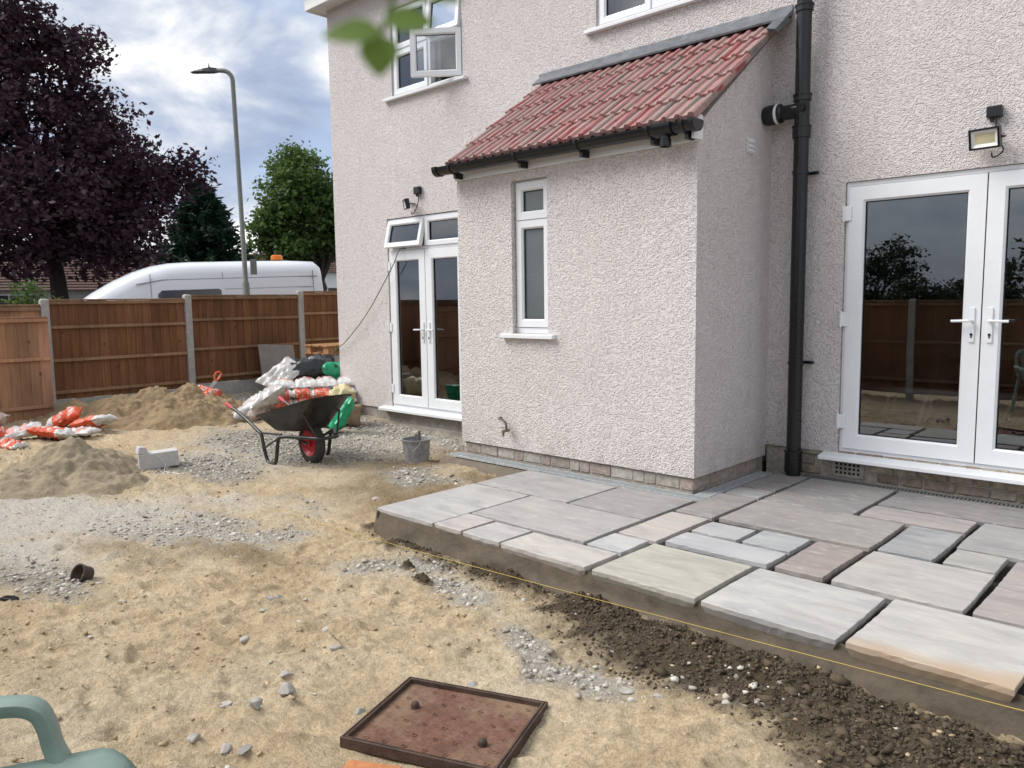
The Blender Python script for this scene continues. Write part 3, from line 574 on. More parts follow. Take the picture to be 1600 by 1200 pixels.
# plinths and bricks
pl = MB(); pl.box(HX0+0.02, AX0, 0.02, 0.3, -0.3, 0.075); pl.build('plinth', MT['plinth'], house)
pl = MB(); pl.box(HX0+0.0, AX0, -0.035, 0.019, -0.3, -0.10); pl.build('footing', MT['plinth'], house)
bp = MB(); bp.box(AX0+0.03, -0.03, AY+0.03, AY+0.2, -0.25, 0.12); bp.box(-0.15, -0.032, AY+0.21, 0.02, -0.25, 0.12)
pb1 = bp.build('brick_base', MT['mortar'], house)
bp = MB(); bp.box(0.001, HX1, 0.028, 0.3, -0.25, 0.215); pb2 = bp.build('brick_base', MT['mortar'], house)
def brick_mesh(l, h, d, seed):
    rg = random.Random(seed); bm = bmesh.new(); bmesh.ops.create_cube(bm, size=1.0)
    for v in bm.verts: v.co = Vector((v.co.x*l+rg.uniform(-.005, .005), v.co.y*d+rg.uniform(-.003, .003), v.co.z*h+rg.uniform(-.004, .004)))
    bmesh.ops.bevel(bm, geom=list(bm.edges), offset=0.006, segments=1, affect='EDGES')
    me = bpy.data.meshes.new('brick'); bm.to_mesh(me); bm.free(); return me
BM = {}
BR_COL = [(0.34, 0.27, 0.19), (0.38, 0.32, 0.23), (0.30, 0.23, 0.17), (0.42, 0.37, 0.29), (0.33, 0.25, 0.21)]
def brick(x, y, z, l, h, parent, rz=0, cols=BR_COL):
    k = (round(l, 3), round(h, 3), random.randint(0, 2))
    if k not in BM: BM[k] = brick_mesh(l, h, 0.1, len(BM))
    o = place('brick', BM[k], MT['brick'], Vector((x, y, z)), parent); o.rotation_euler = (0, 0, rz+random.uniform(-.01, .01)); c = random.choice(cols); f = random.uniform(.8, 1.15)
    o.color = (c[0]*f, c[1]*f, c[2]*f, 1)
PK = [(0.40, 0.33, 0.285), (0.43, 0.36, 0.31), (0.42, 0.39, 0.33), (0.38, 0.30, 0.26), (0.48, 0.45, 0.39)]
x = AX0+0.02
while x < -0.12:
    l = random.choice([0.215, 0.105, 0.215]); l = min(l, -0.015-x)
    brick(x+l/2, AY+0.073, 0.048, l-0.008, 0.092, pb1, 0, PK); x += l
y = AY+0.03
while y < -0.1:
    l = 0.215 if y < -0.4 else 0.105; brick(-0.077, y+l/2+0.01, 0.048, l-0.01, 0.09, pb1, PI/2, PK); y += l
for row, (z, hh) in enumerate(((0.035, 0.066), (0.112, 0.068), (0.186, 0.055))):
    x = 0.30-0.1*(row % 2)
    while x < 4.4:
        l = random.choice([0.215, 0.215, 0.105, 0.165])
        if not (row == 0 and 0.5 < x+l/2 < 0.88) and not (row == 1 and 0.50 < x+l/2 < 0.8): brick(x+l/2, 0.066-0.004*row, z, l-0.012, hh, pb2)
        x += l
b = MB(); b.box(0.555, 0.80, 0.014, 0.06, 0.012, 0.142)                              # pierced air brick
ab = b.build('air_brick', MT['mortar'], house)
b = MB()
for r in range(3):
    for c in range(6): b.box(0.585+c*0.033, 0.603+c*0.033, 0.0115, 0.0135, 0.035+r*0.034, 0.053+r*0.034)
b.build('vent_holes', MT['void'], ab)
# eaves of the main roof
b = MB(); b.box(HX0-0.13, HX1, -0.22, 0.0, TOP-0.02, TOP+0.012); b.box(HX0-0.13, HX0, 0.0, 7.0, TOP-0.02, TOP+0.012)
b.build('soffit', MT['white'], house)
b = MB(); b.box(HX0-0.14, HX1, -0.243, -0.222, TOP-0.05, TOP+0.16); b.box(HX0-0.153, HX0-0.132, -0.22, 7.0, TOP-0.05, TOP+0.16); b.build('fascia', MT['white'], house)
b = MB(); b.prism([(-0.30, TOP+0.16), (3.5, TOP+2.6), (7.3, TOP+0.16)], lambda p, s_: (HX0-0.2 if s_ == 0 else HX1, p[0], p[1])); b.build('main_roof', MT['tile_brown'], house)
# lean-to roof
b = MB(); b.prism([(-1.30, 2.665), (0.0, 3.575), (0.0, 3.545), (-1.28, 2.635)], lambda p, s_: (-2.44 if s_ == 0 else 0.05, p[0], p[1])); roof = b.build('roof', simple('verge_mortar', (0.42, 0.33, 0.30), 0.9, 0.25, 20, bump=0.5), house)
PIT = math.atan2(3.62-2.675, 1.325); ROWS = 5; NCOL = 8; X0R, X1R = -2.47, 0.075; TW = (X1R-X0R)/NCOL
SL = math.hypot(3.62-2.675, 1.325)/ROWS
def tile_mesh():
    n = 36; th = 0.02; v = []; f = []
    def prof(u):
        t = (u*3) % 1.0; a = 0.0
        if t > 0.5: a = 0.019*min(1.0, 1.5*math.sin(PI*(t-0.5)/0.5))
        return a
    for (yy, dz) in ((0.0, 0.0), (SL+0.06, 0.0)):
        for layer in (0, 1):
            for i in range(n+1):
                u = i/n; v.append((u*(TW-0.003), yy, prof(min(u, 0.9999))+dz+(0 if layer == 0 else -th-0.014*(yy == 0))))
    m = n+1
    for i in range(n):
        f += [(i, i+1, 2*m+i+1, 2*m+i), (m+i, 3*m+i, 3*m+i+1, m+i+1), (m+i, m+i+1, i+1, i), (2*m+i, 2*m+i+1, 3*m+i+1, 3*m+i)]
    f += [(0, 2*m, 3*m, m), (n, m+n, 3*m+n, 2*m+n)]
    b = MB(); b.add(v, f); return b.mesh('tile', smooth=True)
TM = tile_mesh()
try: TM.set_sharp_from_angle(angle=rad(35))
except Exception: pass
for r in range(ROWS):
    for c in range(NCOL):
        dz = r*SL*math.sin(PIT); dy = r*SL*math.cos(PIT)
        o = place('tile', TM, MT['tile'], Vector((X0R+c*TW, -1.325+dy, 2.672+dz)), roof)
        o.rotation_euler = (PIT-rad(3.4), rad(random.uniform(-.4, .4)), rad(random.uniform(-.3, .3)))
b = MB(); b.prism([(0.0, 3.69), (-0.014, 3.69), (-0.016, 3.652), (-0.12, 3.575), (-0.115, 3.560), (0.0, 3.622)], lambda p, s_: (AX0+0.02 if s_ == 0 else 0.155, p[0], p[1]))
fl = b.build('flashing', MT['lead'], roof)
b = MB(); b.prism([(-0.10, 3.60), (-0.30, 3.462), (-0.25, 3.45), (0.0, 3.60)], lambda p, s_: (0.076 if s_ == 0 else 0.15, p[0], p[1]-0.02*s_)); b.build('flashing_end', MT['lead'], roof)
# white fascia and end box
b = MB(); b.box(AX0+0.0, 0.006, AY-0.028, AY-0.004, 2.525, 2.66); fa = b.build('eaves_board', MT['upvc'], house, bev=0.003)
b = MB(); b.box(0.008, 0.03, AY-0.10, AY+0.02, 2.53, 2.70); b.build('board_end', MT['upvc'], fa, bev=0.003)
# gutter
GYc, GZc, GR = -1.245, 2.632, 0.063
g = MB(); prof = [(GR*math.cos(a), GR*math.sin(a)) for a in np.linspace(PI, 2*PI, 13)]; inn = [((GR-0.005)*math.cos(a), (GR-0.005)*math.sin(a)) for a in np.linspace(2*PI, PI, 13)]
poly = prof+[(GR+0.006, 0.004), (GR-0.006, 0.004)]+inn+[(-GR+0.006, 0.004), (-GR-0.006, 0.004)]
GOY = -1.235-0.055
g.prism([(GOY+p[0], GZc+p[1]) for p in poly], lambda p, s_: (-2.58 if s_ == 0 else 0.06, p[0], p[1]))
gut = g.build('gutter', MT['black'], house, smooth=True)
def halfdisc(x0, x1, R): 
    b = MB(); pts = [(GOY+R*math.cos(a), GZc+R*math.sin(a)) for a in np.linspace(PI, 2*PI, 13)]+[(GOY+R, GZc+0.012), (GOY-R, GZc+0.012)]
    b.prism(pts, lambda p, s_: (x0 if s_ == 0 else x1, p[0], p[1])); return b
halfdisc(-2.615, -2.56, GR+0.008).build('end_cap', MT['black'], gut); halfdisc(0.045, 0.085, GR+0.008).build('end_cap', MT['black'], gut)
for xx in (-2.40, -1.60, -0.95, -0.30, -0.02):
    bb = halfdisc(xx-0.016, xx+0.016, GR+0.006); bb.box(xx-0.014, xx+0.014, GOY+0.02, AY-0.029, GZc-0.105, GZc-0.05); bb.build('bracket', MT['black'], gut)
bb = halfdisc(-0.25, -0.10, GR+0.012); bb.lathe([(0.036, 0.0), (0.036, -0.06), (0.042, -0.062), (0.042, -0.11), (0.034, -0.11), (0.034, -0.02)], Matrix.Translation((-0.175, GOY, GZc-0.03)), 16)
bb.build('outlet', MT['black'], gut, smooth=True)
# ---- windows
FR = lambda w, y0, d=0.07: [(0, y0+d), (0, y0), (w-0.014, y0), (w, y0+0.014), (w, y0+d)]
def pane(parent, x0, x1, z0, z1, y, m='glass', mat=Matrix()):
    b = MB(); b.add([mat @ Vector(p) for p in ((x0, y, z0), (x1, y, z0), (x1, y, z1), (x0, y, z1))], [(0, 1, 2, 3)]); return b.build('pane', MT[m], parent)
def gasket(parent, x0, x1, z0, z1, y, mat=Matrix()):
    b = MB(); b.ring(x0, x1, z0, z1, [(-0.004, y), (-0.004, y-0.006), (0.006, y-0.006), (0.006, y)], mat); b.build('gasket', MT['gasket'], parent)
def sash(parent, x0, x1, z0, z1, y, w=0.065, m='glass', mat=Matrix(), name='sash', gy=0.03):
    b = MB(); b.ring(x0, x1, z0, z1, FR(w, y, 0.055), mat); s_ = b.build(name, MT['upvc'], parent)
    gasket(parent, x0+w, x1-w, z0+w, z1-w, y+gy, mat); pane(parent, x0+w-0.005, x1-w+0.005, z0+w-0.005, z1-w+0.005, y+gy+0.004, m, mat); return s_
def room(x0, x1, z0, z1, y0, depth, col='room'):
    b = MB(); b.box(x0, x1, y0, y0+depth, z0, z1); b.f = [q for q in b.f if not all(abs(b.v[i][1]-y0) < 1e-6 for i in q)]; return b.build('room', MT[col], house)
def sill(parent, x0, x1, z0, z1, y0, y1):
    b = MB(); b.add([(x0, y0, z0), (x1, y0, z0), (x1, y1, z0), (x0, y1, z0), (x0, y0, z0+(z1-z0)*0.8), (x1, y0, z0+(z1-z0)*0.8), (x1, y1, z1), (x0, y1, z1)],
                    [(3, 2, 1, 0), (4, 5, 6, 7), (0, 1, 5, 4), (1, 2, 6, 5), (2, 3, 7, 6), (3, 0, 4, 7)]); return b.build('sill', MT['upvc'], parent, bev=0.004)
# upper window with the open casement
y0 = 0.03; x0, x1, z0, z1 = W1; xm = -4.225; zt = 4.44
b = MB(); b.ring(x0, x1, z0, z1, FR(0.045, y0, 0.08)); b.box(xm-0.03, xm+0.03, y0+0.002, y0+0.075, z0+0.04, z1-0.04); b.box(x0+0.04, x1-0.04, y0+0.004, y0+0.072, zt-0.03, zt+0.03)
w1 = b.build('window', MT['upvc'], house)
sash(w1, x0+0.03, xm-0.012, z0+0.03, zt-0.012, y0-0.014); sash(w1, x0+0.03, xm-0.012, zt+0.012, z1-0.02, y0-0.014)
hinge = Matrix.Translation((x1-0.015, y0-0.02, 0)) @ Matrix.Rotation(rad(38), 4, 'Z') @ Matrix.Translation((-(x1-0.015), -(y0-0.02), 0))
sash(w1, xm+0.012, x1-0.02, z0+0.025, zt-0.005, y0-0.03, mat=hinge, name='open_casement')
tilt = Matrix.Translation((0, y0-0.015, z1-0.03)) @ Matrix.Rotation(rad(-7), 4, 'X') @ Matrix.Translation((0, -(y0-0.015), -(z1-0.03)))
sash(w1, xm+0.012, x1-0.03, zt+0.012, z1-0.03, y0-0.014, mat=tilt, name='open_fanlight')
sill(w1, x0-0.12, x1+0.075, 3.862, 3.902, -0.055, 0.05); room(x0-0.6, x1+0.6, 3.2, 5.2, 0.142, 2.5)
def curtain(parent, x0, x1, z0, z1, y, folds):
    n = folds*8; b = MB(); v = []
    for i in range(n+1):
        t = i/n; yy = y+0.025*math.sin(t*folds*2*PI)+0.01*math.sin(t*17); xx = x0+(x1-x0)*t; v += [(xx, yy, z0), (xx, yy, z1)]
    b.add(v, [(2*i, 2*i+2, 2*i+3, 2*i+1) for i in range(n)]); return b.build('curtain', MT['curtain'], parent, smooth=True)
curtain(w1, x0+0.05, xm-0.02, 3.7, 4.95, 0.25, 5)
# second upper window
x0, x1, z0, z1 = W2; b = MB(); b.ring(x0, x1, z0, z1, FR(0.045, y0, 0.08)); xm = -1.165; b.box(xm-0.03, xm+0.03, y0+0.002, y0+0.075, z0+0.04, z1-0.04); b.box(-0.5-0.03, -0.5+0.03, y0+0.002, y0+0.075, z0+0.04, z1-0.04)
w2 = b.build('window', MT['upvc'], house); sash(w2, x0+0.03, xm-0.012, z0+0.03, z1-0.03, y0-0.014); sash(w2, xm+0.012, -0.512, z0+0.03, z1-0.03, y0-0.014); sash(w2, -0.488, x1-0.03, z0+0.03, z1-0.03, y0-0.014)
sill(w2, x0-0.11, x1+0.11, 3.93, 3.972, -0.055, 0.05); room(x0-0.6, x1+0.6, 3.2, 5.2, 0.142, 2.5); curtain(w2, x0+0.05, xm+0.3, 3.7, 5.0, 0.25, 7)
x0, x1, z0, z1 = W3; b = MB(); b.ring(x0, x1, z0, z1, FR(0.045, y0, 0.08)); w3 = b.build('window', MT['upvc'], house); sash(w3, x0+0.03, x1-0.03, z0+0.03, z1-0.03, y0-0.014); sill(w3, x0-0.1, x1+0.1, 3.93, 3.972, -0.055, 0.05); room(x0-0.4, x1+0.6, 3.2, 5.2, 0.142, 2.5)
# narrow extension window
x0, x1, z0, z1 = AW; ya = AY+0.055; b = MB(); b.ring(x0+0.004, x1-0.004, z0, z1-0.004, FR(0.04, ya, 0.07)); b.box(x0+0.03, x1-0.03, ya+0.003, ya+0.06, 2.085, 2.145); b.box(x0+0.006, x1-0.006, ya-0.006, ya+0.06, z0+0.003, z0+0.05)
w4 = b.build('window', MT['upvc'], house); sash(w4, x0+0.018, x1-0.018, 2.118, z1-0.02, ya-0.014, 0.07, 'frost'); sash(w4, x0+0.018, x1-0.018, z0+0.055, 2.108, ya-0.014, 0.07, 'frost')
sill(w4, x0-0.12, x1+0.085, 1.10, 1.142, AY-0.05, AY+0.08)
# ---- French doors
def lever(parent, x, z, y, s_):
    b = MB(); b.box(x-0.016, x+0.016, y-0.012, y, z-0.15, z+0.09); b.tube([(x, y-0.012, z), (x, y-0.05, z), (x+s_*0.012, y-0.058, z), (x+s_*0.12, y-0.056, z-0.002)], 0.0095, 10)
    h = b.build('handle', MT['upvc'], parent, bev=0.004)
    k = MB(); k.lathe([(0.009, 0), (0.009, 0.004), (0.0, 0.004)], Matrix.Translation((x, y-0.0125, z-0.095)) @ Matrix.Rotation(PI/2, 4, 'X'), 12); k.box(x-0.004, x+0.004, y-0.016, y-0.0125, z-0.118, z-0.098)
    k.build('keyhole', MT['black'], parent)
def french(x0, x1, z0, z1, yf, leaf_top, hz, hng, hz_, leafw=0.115):
    xm = (x0+x1)/2; b = MB(); b.ring(x0+0.003, x1-0.003, z0, z1-0.003, [(0, yf+0.075), (0, yf), (0.05, yf), (0.05, yf+0.075)])
    if leaf_top < z1-0.1: b.box(x0+0.04, x1-0.04, yf+0.001, yf+0.074, leaf_top-0.005, leaf_top+0.045)
    d = b.build('french_door', MT['upvc'], house, bev=0.003)
    for (a, c, s_) in ((x0+0.03, xm-0.004, -1), (xm+0.004, x1-0.03, 1)):
        bb = MB(); bb.ring(a, c, z0+0.035, leaf_top, FR(leafw, yf-0.018, 0.06)); bb.build('door_leaf', MT['upvc'], d)
        bb = MB(); bb.ring(a-0.004, c+0.004, z0+0.031, leaf_top+0.004, [(0, yf-0.001), (0, yf-0.007), (0.005, yf-0.007), (0.005, yf-0.001)]); bb.build('leaf_seal', MT['seal'], d)
        gasket(d, a+leafw, c-leafw, z0+0.035+leafw, leaf_top-leafw, yf+0.012); pane(d, a+leafw-.005, c-leafw+.005, z0+0.03+leafw, leaf_top-leafw+.005, yf+0.016)
        lever(d, xm+s_*0.055, hz, yf-0.018, s_)
        for zz in hng:
            hb = MB(); hx = a-0.012 if s_ < 0 else c+0.012; hb.box(hx-0.034, hx+0.034, yf-0.030, yf-0.0185, zz-0.055, zz+0.055); hb.tube([(hx-s_*-0.018, yf-0.032, zz-0.062), (hx-s_*-0.018, yf-0.032, zz+0.062)], 0.009, 8); hb.build('hinge', MT['upvc'], d, bev=0.003)
    b = MB(); b.box(xm-0.002, xm+0.002, yf-0.0185, yf-0.012, z0+0.04, leaf_top-0.003); b.build('meeting_seal', MT['gasket'], d)
    return d
d1 = french(RD[0], RD[1], 0.21, RD[3], 0.02, 2.245, 1.245, (2.05, 1.25, 0.455), 0)
b = MB(); b.add([(0.49, -0.115, 0.155), (2.62, -0.115, 0.155), (2.62, 0.05, 0.155), (0.49, 0.05, 0.155), (0.49, -0.115, 0.185), (2.62, -0.115, 0.185), (2.62, 0.05, 0.208), (0.49, 0.05, 0.208)], [(3, 2, 1, 0), (4, 5, 6, 7), (0, 1, 5, 4), (1, 2, 6, 5), (2, 3, 7, 6), (3, 0, 4, 7)]); b.build('threshold', MT['upvc'], d1, bev=0.004)
d2 = french(BD[0], BD[1], 0.10, 2.455, 0.02, 2.055, 1.09, (1.87, 1.11, 0.33), 0, 0.125)
xm = (BD[0]+BD[1])/2; b = MB(); b.box(xm-0.03, xm+0.03, 0.021, 0.09, 2.09, 2.41); b.build('mullion', MT['upvc'], d2)
sash(d2, xm+0.01, BD[1]-0.035, 2.095, 2.43, 0.004, 0.06)
tl = Matrix.Translation((0, 0.0, 2.43)) @ Matrix.Rotation(rad(-14), 4, 'X') @ Matrix.Translation((0, 0, -2.43))
sash(d2, BD[0]+0.03, xm-0.01, 2.095, 2.43, 0.0, 0.06, mat=tl, name='open_fanlight')
b = MB(); b.add([(-5.24, -0.09, 0.045), (-3.50, -0.09, 0.045), (-3.50, 0.05, 0.045), (-5.24, 0.05, 0.045), (-5.24, -0.09, 0.08), (-3.5, -0.09, 0.08), (-3.5, 0.05, 0.105), (-5.24, 0.05, 0.105)], [(3, 2, 1, 0), (4, 5, 6, 7), (0, 1, 5, 4), (1, 2, 6, 5), (2, 3, 7, 6), (3, 0, 4, 7)]); b.build('threshold', MT['upvc'], d2, bev=0.004)
room(-6.0, -2.7, 0.08, 2.6, 0.15, 3.5); room(-0.9, 4.5, 0.18, 2.6, 0.15, 5.0)
# things inside the right-hand room, seen dimly through the glass
tr = empty('folding_trestle', (1.1, 1.3, 0.18), 'pale folding trestle frames stacked low behind the right-hand door glass', 'trestle')
for k in range(2):
    yy = 0.85+0.2*k; b = MB(); b.box(-0.3, 2.6, yy-0.02, yy+0.02, 0.615, 0.65); b.build('top_rail', MT['white'], tr)
    b = MB(); b.box(-0.3, 2.6, yy-0.015, yy+0.015, 0.42, 0.44); b.build('lower_rail', MT['galv'], tr)
    for i in range(9):
        xx = -0.2+i*0.3; b = MB(); b.tube([(xx, yy, 0.62), (xx-0.07+0.03*(i % 2), yy, 0.345)], 0.014, 6); b.build('leg', MT['white'], tr)
b = MB(); b.lathe([(0.0, -0.6), (0.10, -0.6), (0.13, -0.55), (0.13, 0.55), (0.10, 0.6), (0.0, 0.6)], Matrix.Translation((1.25, 0.95, 0.782)) @ Matrix.Rotation(PI/2, 4, 'Y'), 20)
tag(b.build('bolster', MT['dark_fabric'], None, smooth=True), 'dark blue padded roll lying on the trestles indoors', 'bolster')
b = MB(); b.box(-0.4, 2.7, 0.72, 1.2, 0.185, 0.33); tag(b.build('low_platform', MT['dark_fabric'], None, bev=0.02), 'dark low platform under the trestles behind the right-hand door glass', 'platform')
# ---- soil pipe
PX, PY, PR = 0.30, -0.125, 0.056
b = MB(); b.tube([(PX, PY, -0.02), (PX, PY, 5.25)], PR, 24); sp_ = b.build('soil_pipe', MT['black'], house, smooth=True)
def collar(z, h, r, name='collar'):
    b = MB(); b.lathe([(PR, z-h), (r, z-h), (r, z-0.012), (r+0.006, z-0.01), (r+0.006, z), (PR, z+0.004)], Matrix.Translation((PX, PY, 0)), 24); b.build(name, MT['black'], sp_, smooth=True)
collar(2.965, 0.05, PR+0.010); collar(2.73, 0.09, PR+0.012); collar(0.20, 0.17, PR+0.012); collar(3.62, 0.05, PR+0.010)
for z in (2.38, 0.905, 4.2):
    b = MB(); b.lathe([(PR+0.001, z-0.012), (PR+0.006, z-0.012), (PR+0.006, z+0.012), (PR+0.001, z+0.012)], Matrix.Translation((PX, PY, 0)), 24); b.box(PX-0.015, PX+0.10, -0.032, -0.012, z-0.011, z+0.011); b.box(PX-0.013, PX+0.013, PY+PR, -0.03, z-0.01, z+0.01)
    b.tube([(PX+0.088, -0.012, z), (PX+0.088, -0.045, z)], 0.011, 8); b.build('bracket', MT['black'], sp_)
b = MB(); b.tube([(PX, PY, 2.85), (0.12, PY, 2.85)], PR, 24); b.lathe([(PR, 0.0), (0.034, 0.0), (0.034, 0.012), (0.0, 0.012)], Matrix.Translation((PX+0.01, PY-PR+0.008, 2.86)) @ Matrix.Rotation(PI/2, 4, 'X'), 20); b.build('branch', MT['black'], sp_, smooth=True)
b = MB(); b.tube([(0.15, PY, 2.85), (0.135, PY, 2.85), (0.085, PY, 2.85), (0.075, PY, 2.85), (0.03, PY, 2.85), (0.002, PY, 2.85)], [0.06, 0.074, 0.074, 0.078, 0.078, 0.07], 24); b.build('branch_collar', MT['black'], sp_, smooth=True)
b = MB(); b.lathe([(0.0755, 0.0), (0.0755, 0.022)], Matrix.Translation((0.098, PY, 2.85)) @ Matrix.Rotation(PI/2, 4, 'Y'), 24); b.build('white_band', MT['white'], sp_, smooth=True)
# small louvred vent on the side wall of the extension
b = MB(); b.box(0.001, 0.012, -0.435, -0.335, 2.535, 2.65); vt = b.build('vent_grille', MT['upvc'], house, bev=0.003)
for k in range(3):
    b = MB(); b.add([(0.016, -0.437, 2.565+k*0.036), (0.030, -0.437, 2.545+k*0.036), (0.016, -0.437, 2.538+k*0.036), (0.016, -0.333, 2.565+k*0.036), (0.030, -0.333, 2.545+k*0.036), (0.016, -0.333, 2.538+k*0.036)], [(0, 1, 2), (5, 4, 3), (0, 3, 4, 1), (1, 4, 5, 2)]); b.build('louvre', MT['upvc'], vt)
def spl(pts, n=10):
    P = [Vector(p) for p in pts]; out = []
    for i in range(len(P)-1):
        p0, p1, p2, p3 = P[max(i-1, 0)], P[i], P[i+1], P[min(i+2, len(P)-1)]
        for k in range(n):
            t = k/n; out.append(0.5*((2*p1)+(p2-p0)*t+(2*p0-5*p1+4*p2-p3)*t*t+(3*p1-p0-3*p2+p3)*t**3))
    return out+[P[-1]]
# ---- floodlights
def floodlight(x, z, w, h, bx, bz, yaw, tiltx, label, yb=-0.13, bw=0.045):
    r = empty('floodlight', (bx, 0, bz), label, 'floodlight', 'wall floodlights')
    b = MB(); b.box(bx-bw, bx+bw, -0.055, -0.002, bz-bw*0.85, bz+bw*0.85); b.build('junction_box', MT['black'], r, bev=0.006)
    b = MB(); b.tube([(bx-0.015, -0.03, bz-bw*0.8), (bx-0.015, -0.03, bz-bw*0.8-0.03)], 0.012, 8); b.build('gland', MT['black'], r)
    mt = Matrix.Translation((x, yb, z)) @ Matrix.Rotation(yaw, 4, 'Z') @ Matrix.Rotation(tiltx, 4, 'X')
    b = MB(); b.ring(-w/2, w/2, -h/2, h/2, [(0, 0.02), (0, -0.012), (0.012, -0.014), (0.014, -0.008), (0.014, 0.02)], mt); b.obox(mt @ Matrix.Translation((0, 0.026, 0)), w/2-0.002, 0.014, h/2-0.002); b.build('housing', MT['black'], r)
    b = MB(); b.ring(-w/2+0.012, w/2-0.012, -h/2+0.012, h/2-0.012, [(0, -0.007), (0.022, 0.008), (0.022, 0.0085), (0, -0.0065)], mt); b.build('reflector', MT['white'], r)
    b = MB(); b.obox(mt @ Matrix.Translation((0, 0.0095, 0)), w/2-0.03, 0.002, h/2-0.03); b.build('diode_panel', MT['diode'], r)
    p = mt @ Vector((w/2, 0.03, 0)); q = mt @ Vector((-w/2, 0.03, 0)); c = Vector((x, -0.004, z))
    b = MB(); b.tube([p, (p.x+0.015, p.y+0.03, p.z), (x+0.05, -0.012, z+0.01), (x-0.05, -0.012, z+0.01), (q.x-0.012, q.y+0.03, q.z), q], 0.006, 6); b.build('bracket', MT['black'], r)
    b = MB(); e = mt @ Vector((w*0.3, 0.03, -h/2)); b.tube(spl([(bx+0.012, -0.03, bz-bw*0.8), (bx+0.016, -0.035, z+h*0.2), (e.x+0.035, -0.05, e.z-0.01), (e.x+0.01, -0.06, e.z-0.05), (e.x-0.02, -0.07, e.z-0.06), (e.x-0.03, -0.06, e.z-0.03)], 6), 0.005, 6); b.build('cable', MT['black'], r)
MT['diode'] = simple('diode_yellow', (0.62, 0.56, 0.36), 0.5)
floodlight(1.545, 2.452, 0.185, 0.135, 1.575, 2.635, rad(-6), rad(14), 'black floodlight above the right-hand French door')
floodlight(-4.52, 2.585, 0.15, 0.12, -4.41, 2.745, rad(-28), rad(10), 'black floodlight above the far French door beside the fanlight', bw=0.05)
# ---- old tap pipe
t_ = empty('garden_tap', (-2.0, AY, 0.3), 'old bent copper tap pipe on the extension wall above the drain', 'tap')
b = MB(); b.tube([(-1.97, AY+0.01, 0.375), (-1.97, AY-0.02, 0.377), (-1.955, AY-0.05, 0.372), (-1.90, AY-0.06, 0.37), (-1.865, AY-0.06, 0.35), (-1.852, AY-0.06, 0.30), (-1.86, AY-0.06, 0.275)], 0.010, 8); b.build('pipe', simple('aged_copper', (0.13, 0.105, 0.08), 0.6, 0.4, 40), t_, smooth=True)
b = MB(); b.tube([(-1.86, AY-0.02, 0.275), (-1.865, AY-0.10, 0.272)], 0.014, 8); b.tube([(-1.866, AY-0.085, 0.272), (-1.868, AY-0.09, 0.225)], [0.012, 0.009], 8); b.build('spout', simple('aged_brass', (0.22, 0.19, 0.11), 0.6, 0.4, 40), t_, smooth=True)
b = MB(); b.tube([(-1.90, AY-0.085, 0.305), (-1.84, AY-0.085, 0.308)], 0.006, 6); b.build('handle', MT['lead'], t_)
# ------------------------------------------------------------------ patio
patio = empty('patio', (0, -2, 0)); tag(patio, 'half-laid patio of mixed grey and buff sandstone slabs on wet mortar', 'patio', kind='structure')
PXR = 4.6
b = MB(); b.box(-1.39, PXR-0.02, -2.88, -1.20, -0.26, -0.058); b.box(0.142, PXR-0.02, -1.199, -0.115, -0.26, -0.058); b.build('mortar_bed', MT['joint'], patio)
# sloped mortar haunching along the open edges, trowelled unevenly
def haunch(p0, p1, nrm, name, n):
    p0, p1 = Vector(p0), Vector(p1); b = MB(); v = []; rows = 9
    for i in range(n+1):
        t = i/n; p = p0.lerp(p1, t)
        for k in range(rows):
            s_ = k/(rows-1); nz = vnoise(np.array([t*n*0.045+k*0.12]), np.array([k*0.30]), 3)[0]; nz2 = vnoise(np.array([t*n*0.22]), np.array([k*0.8]), 8)[0]
            off = -0.012+0.05*s_**1.2+(0.022*(nz-0.5)+0.010*(nz2-0.5))*min(1, max(0, s_-0.12)*3); q = p+Vector(nrm)*off; v.append((q.x, q.y, -0.022-0.22*s_))
    b.add(v, [(i*rows+k, (i+1)*rows+k, (i+1)*rows+k+1, i*rows+k+1) for i in range(n) for k in range(rows-1)]); return b.build(name, MT['mortar_wet'], patio, smooth=True)
haunch((-1.47, -2.942, 0), (PXR, -2.942, 0), (0, -1, 0), 'haunching', 420); haunch((-1.452, -2.945, 0), (-1.452, -1.2, 0), (-1, 0, 0), 'haunching', 130)
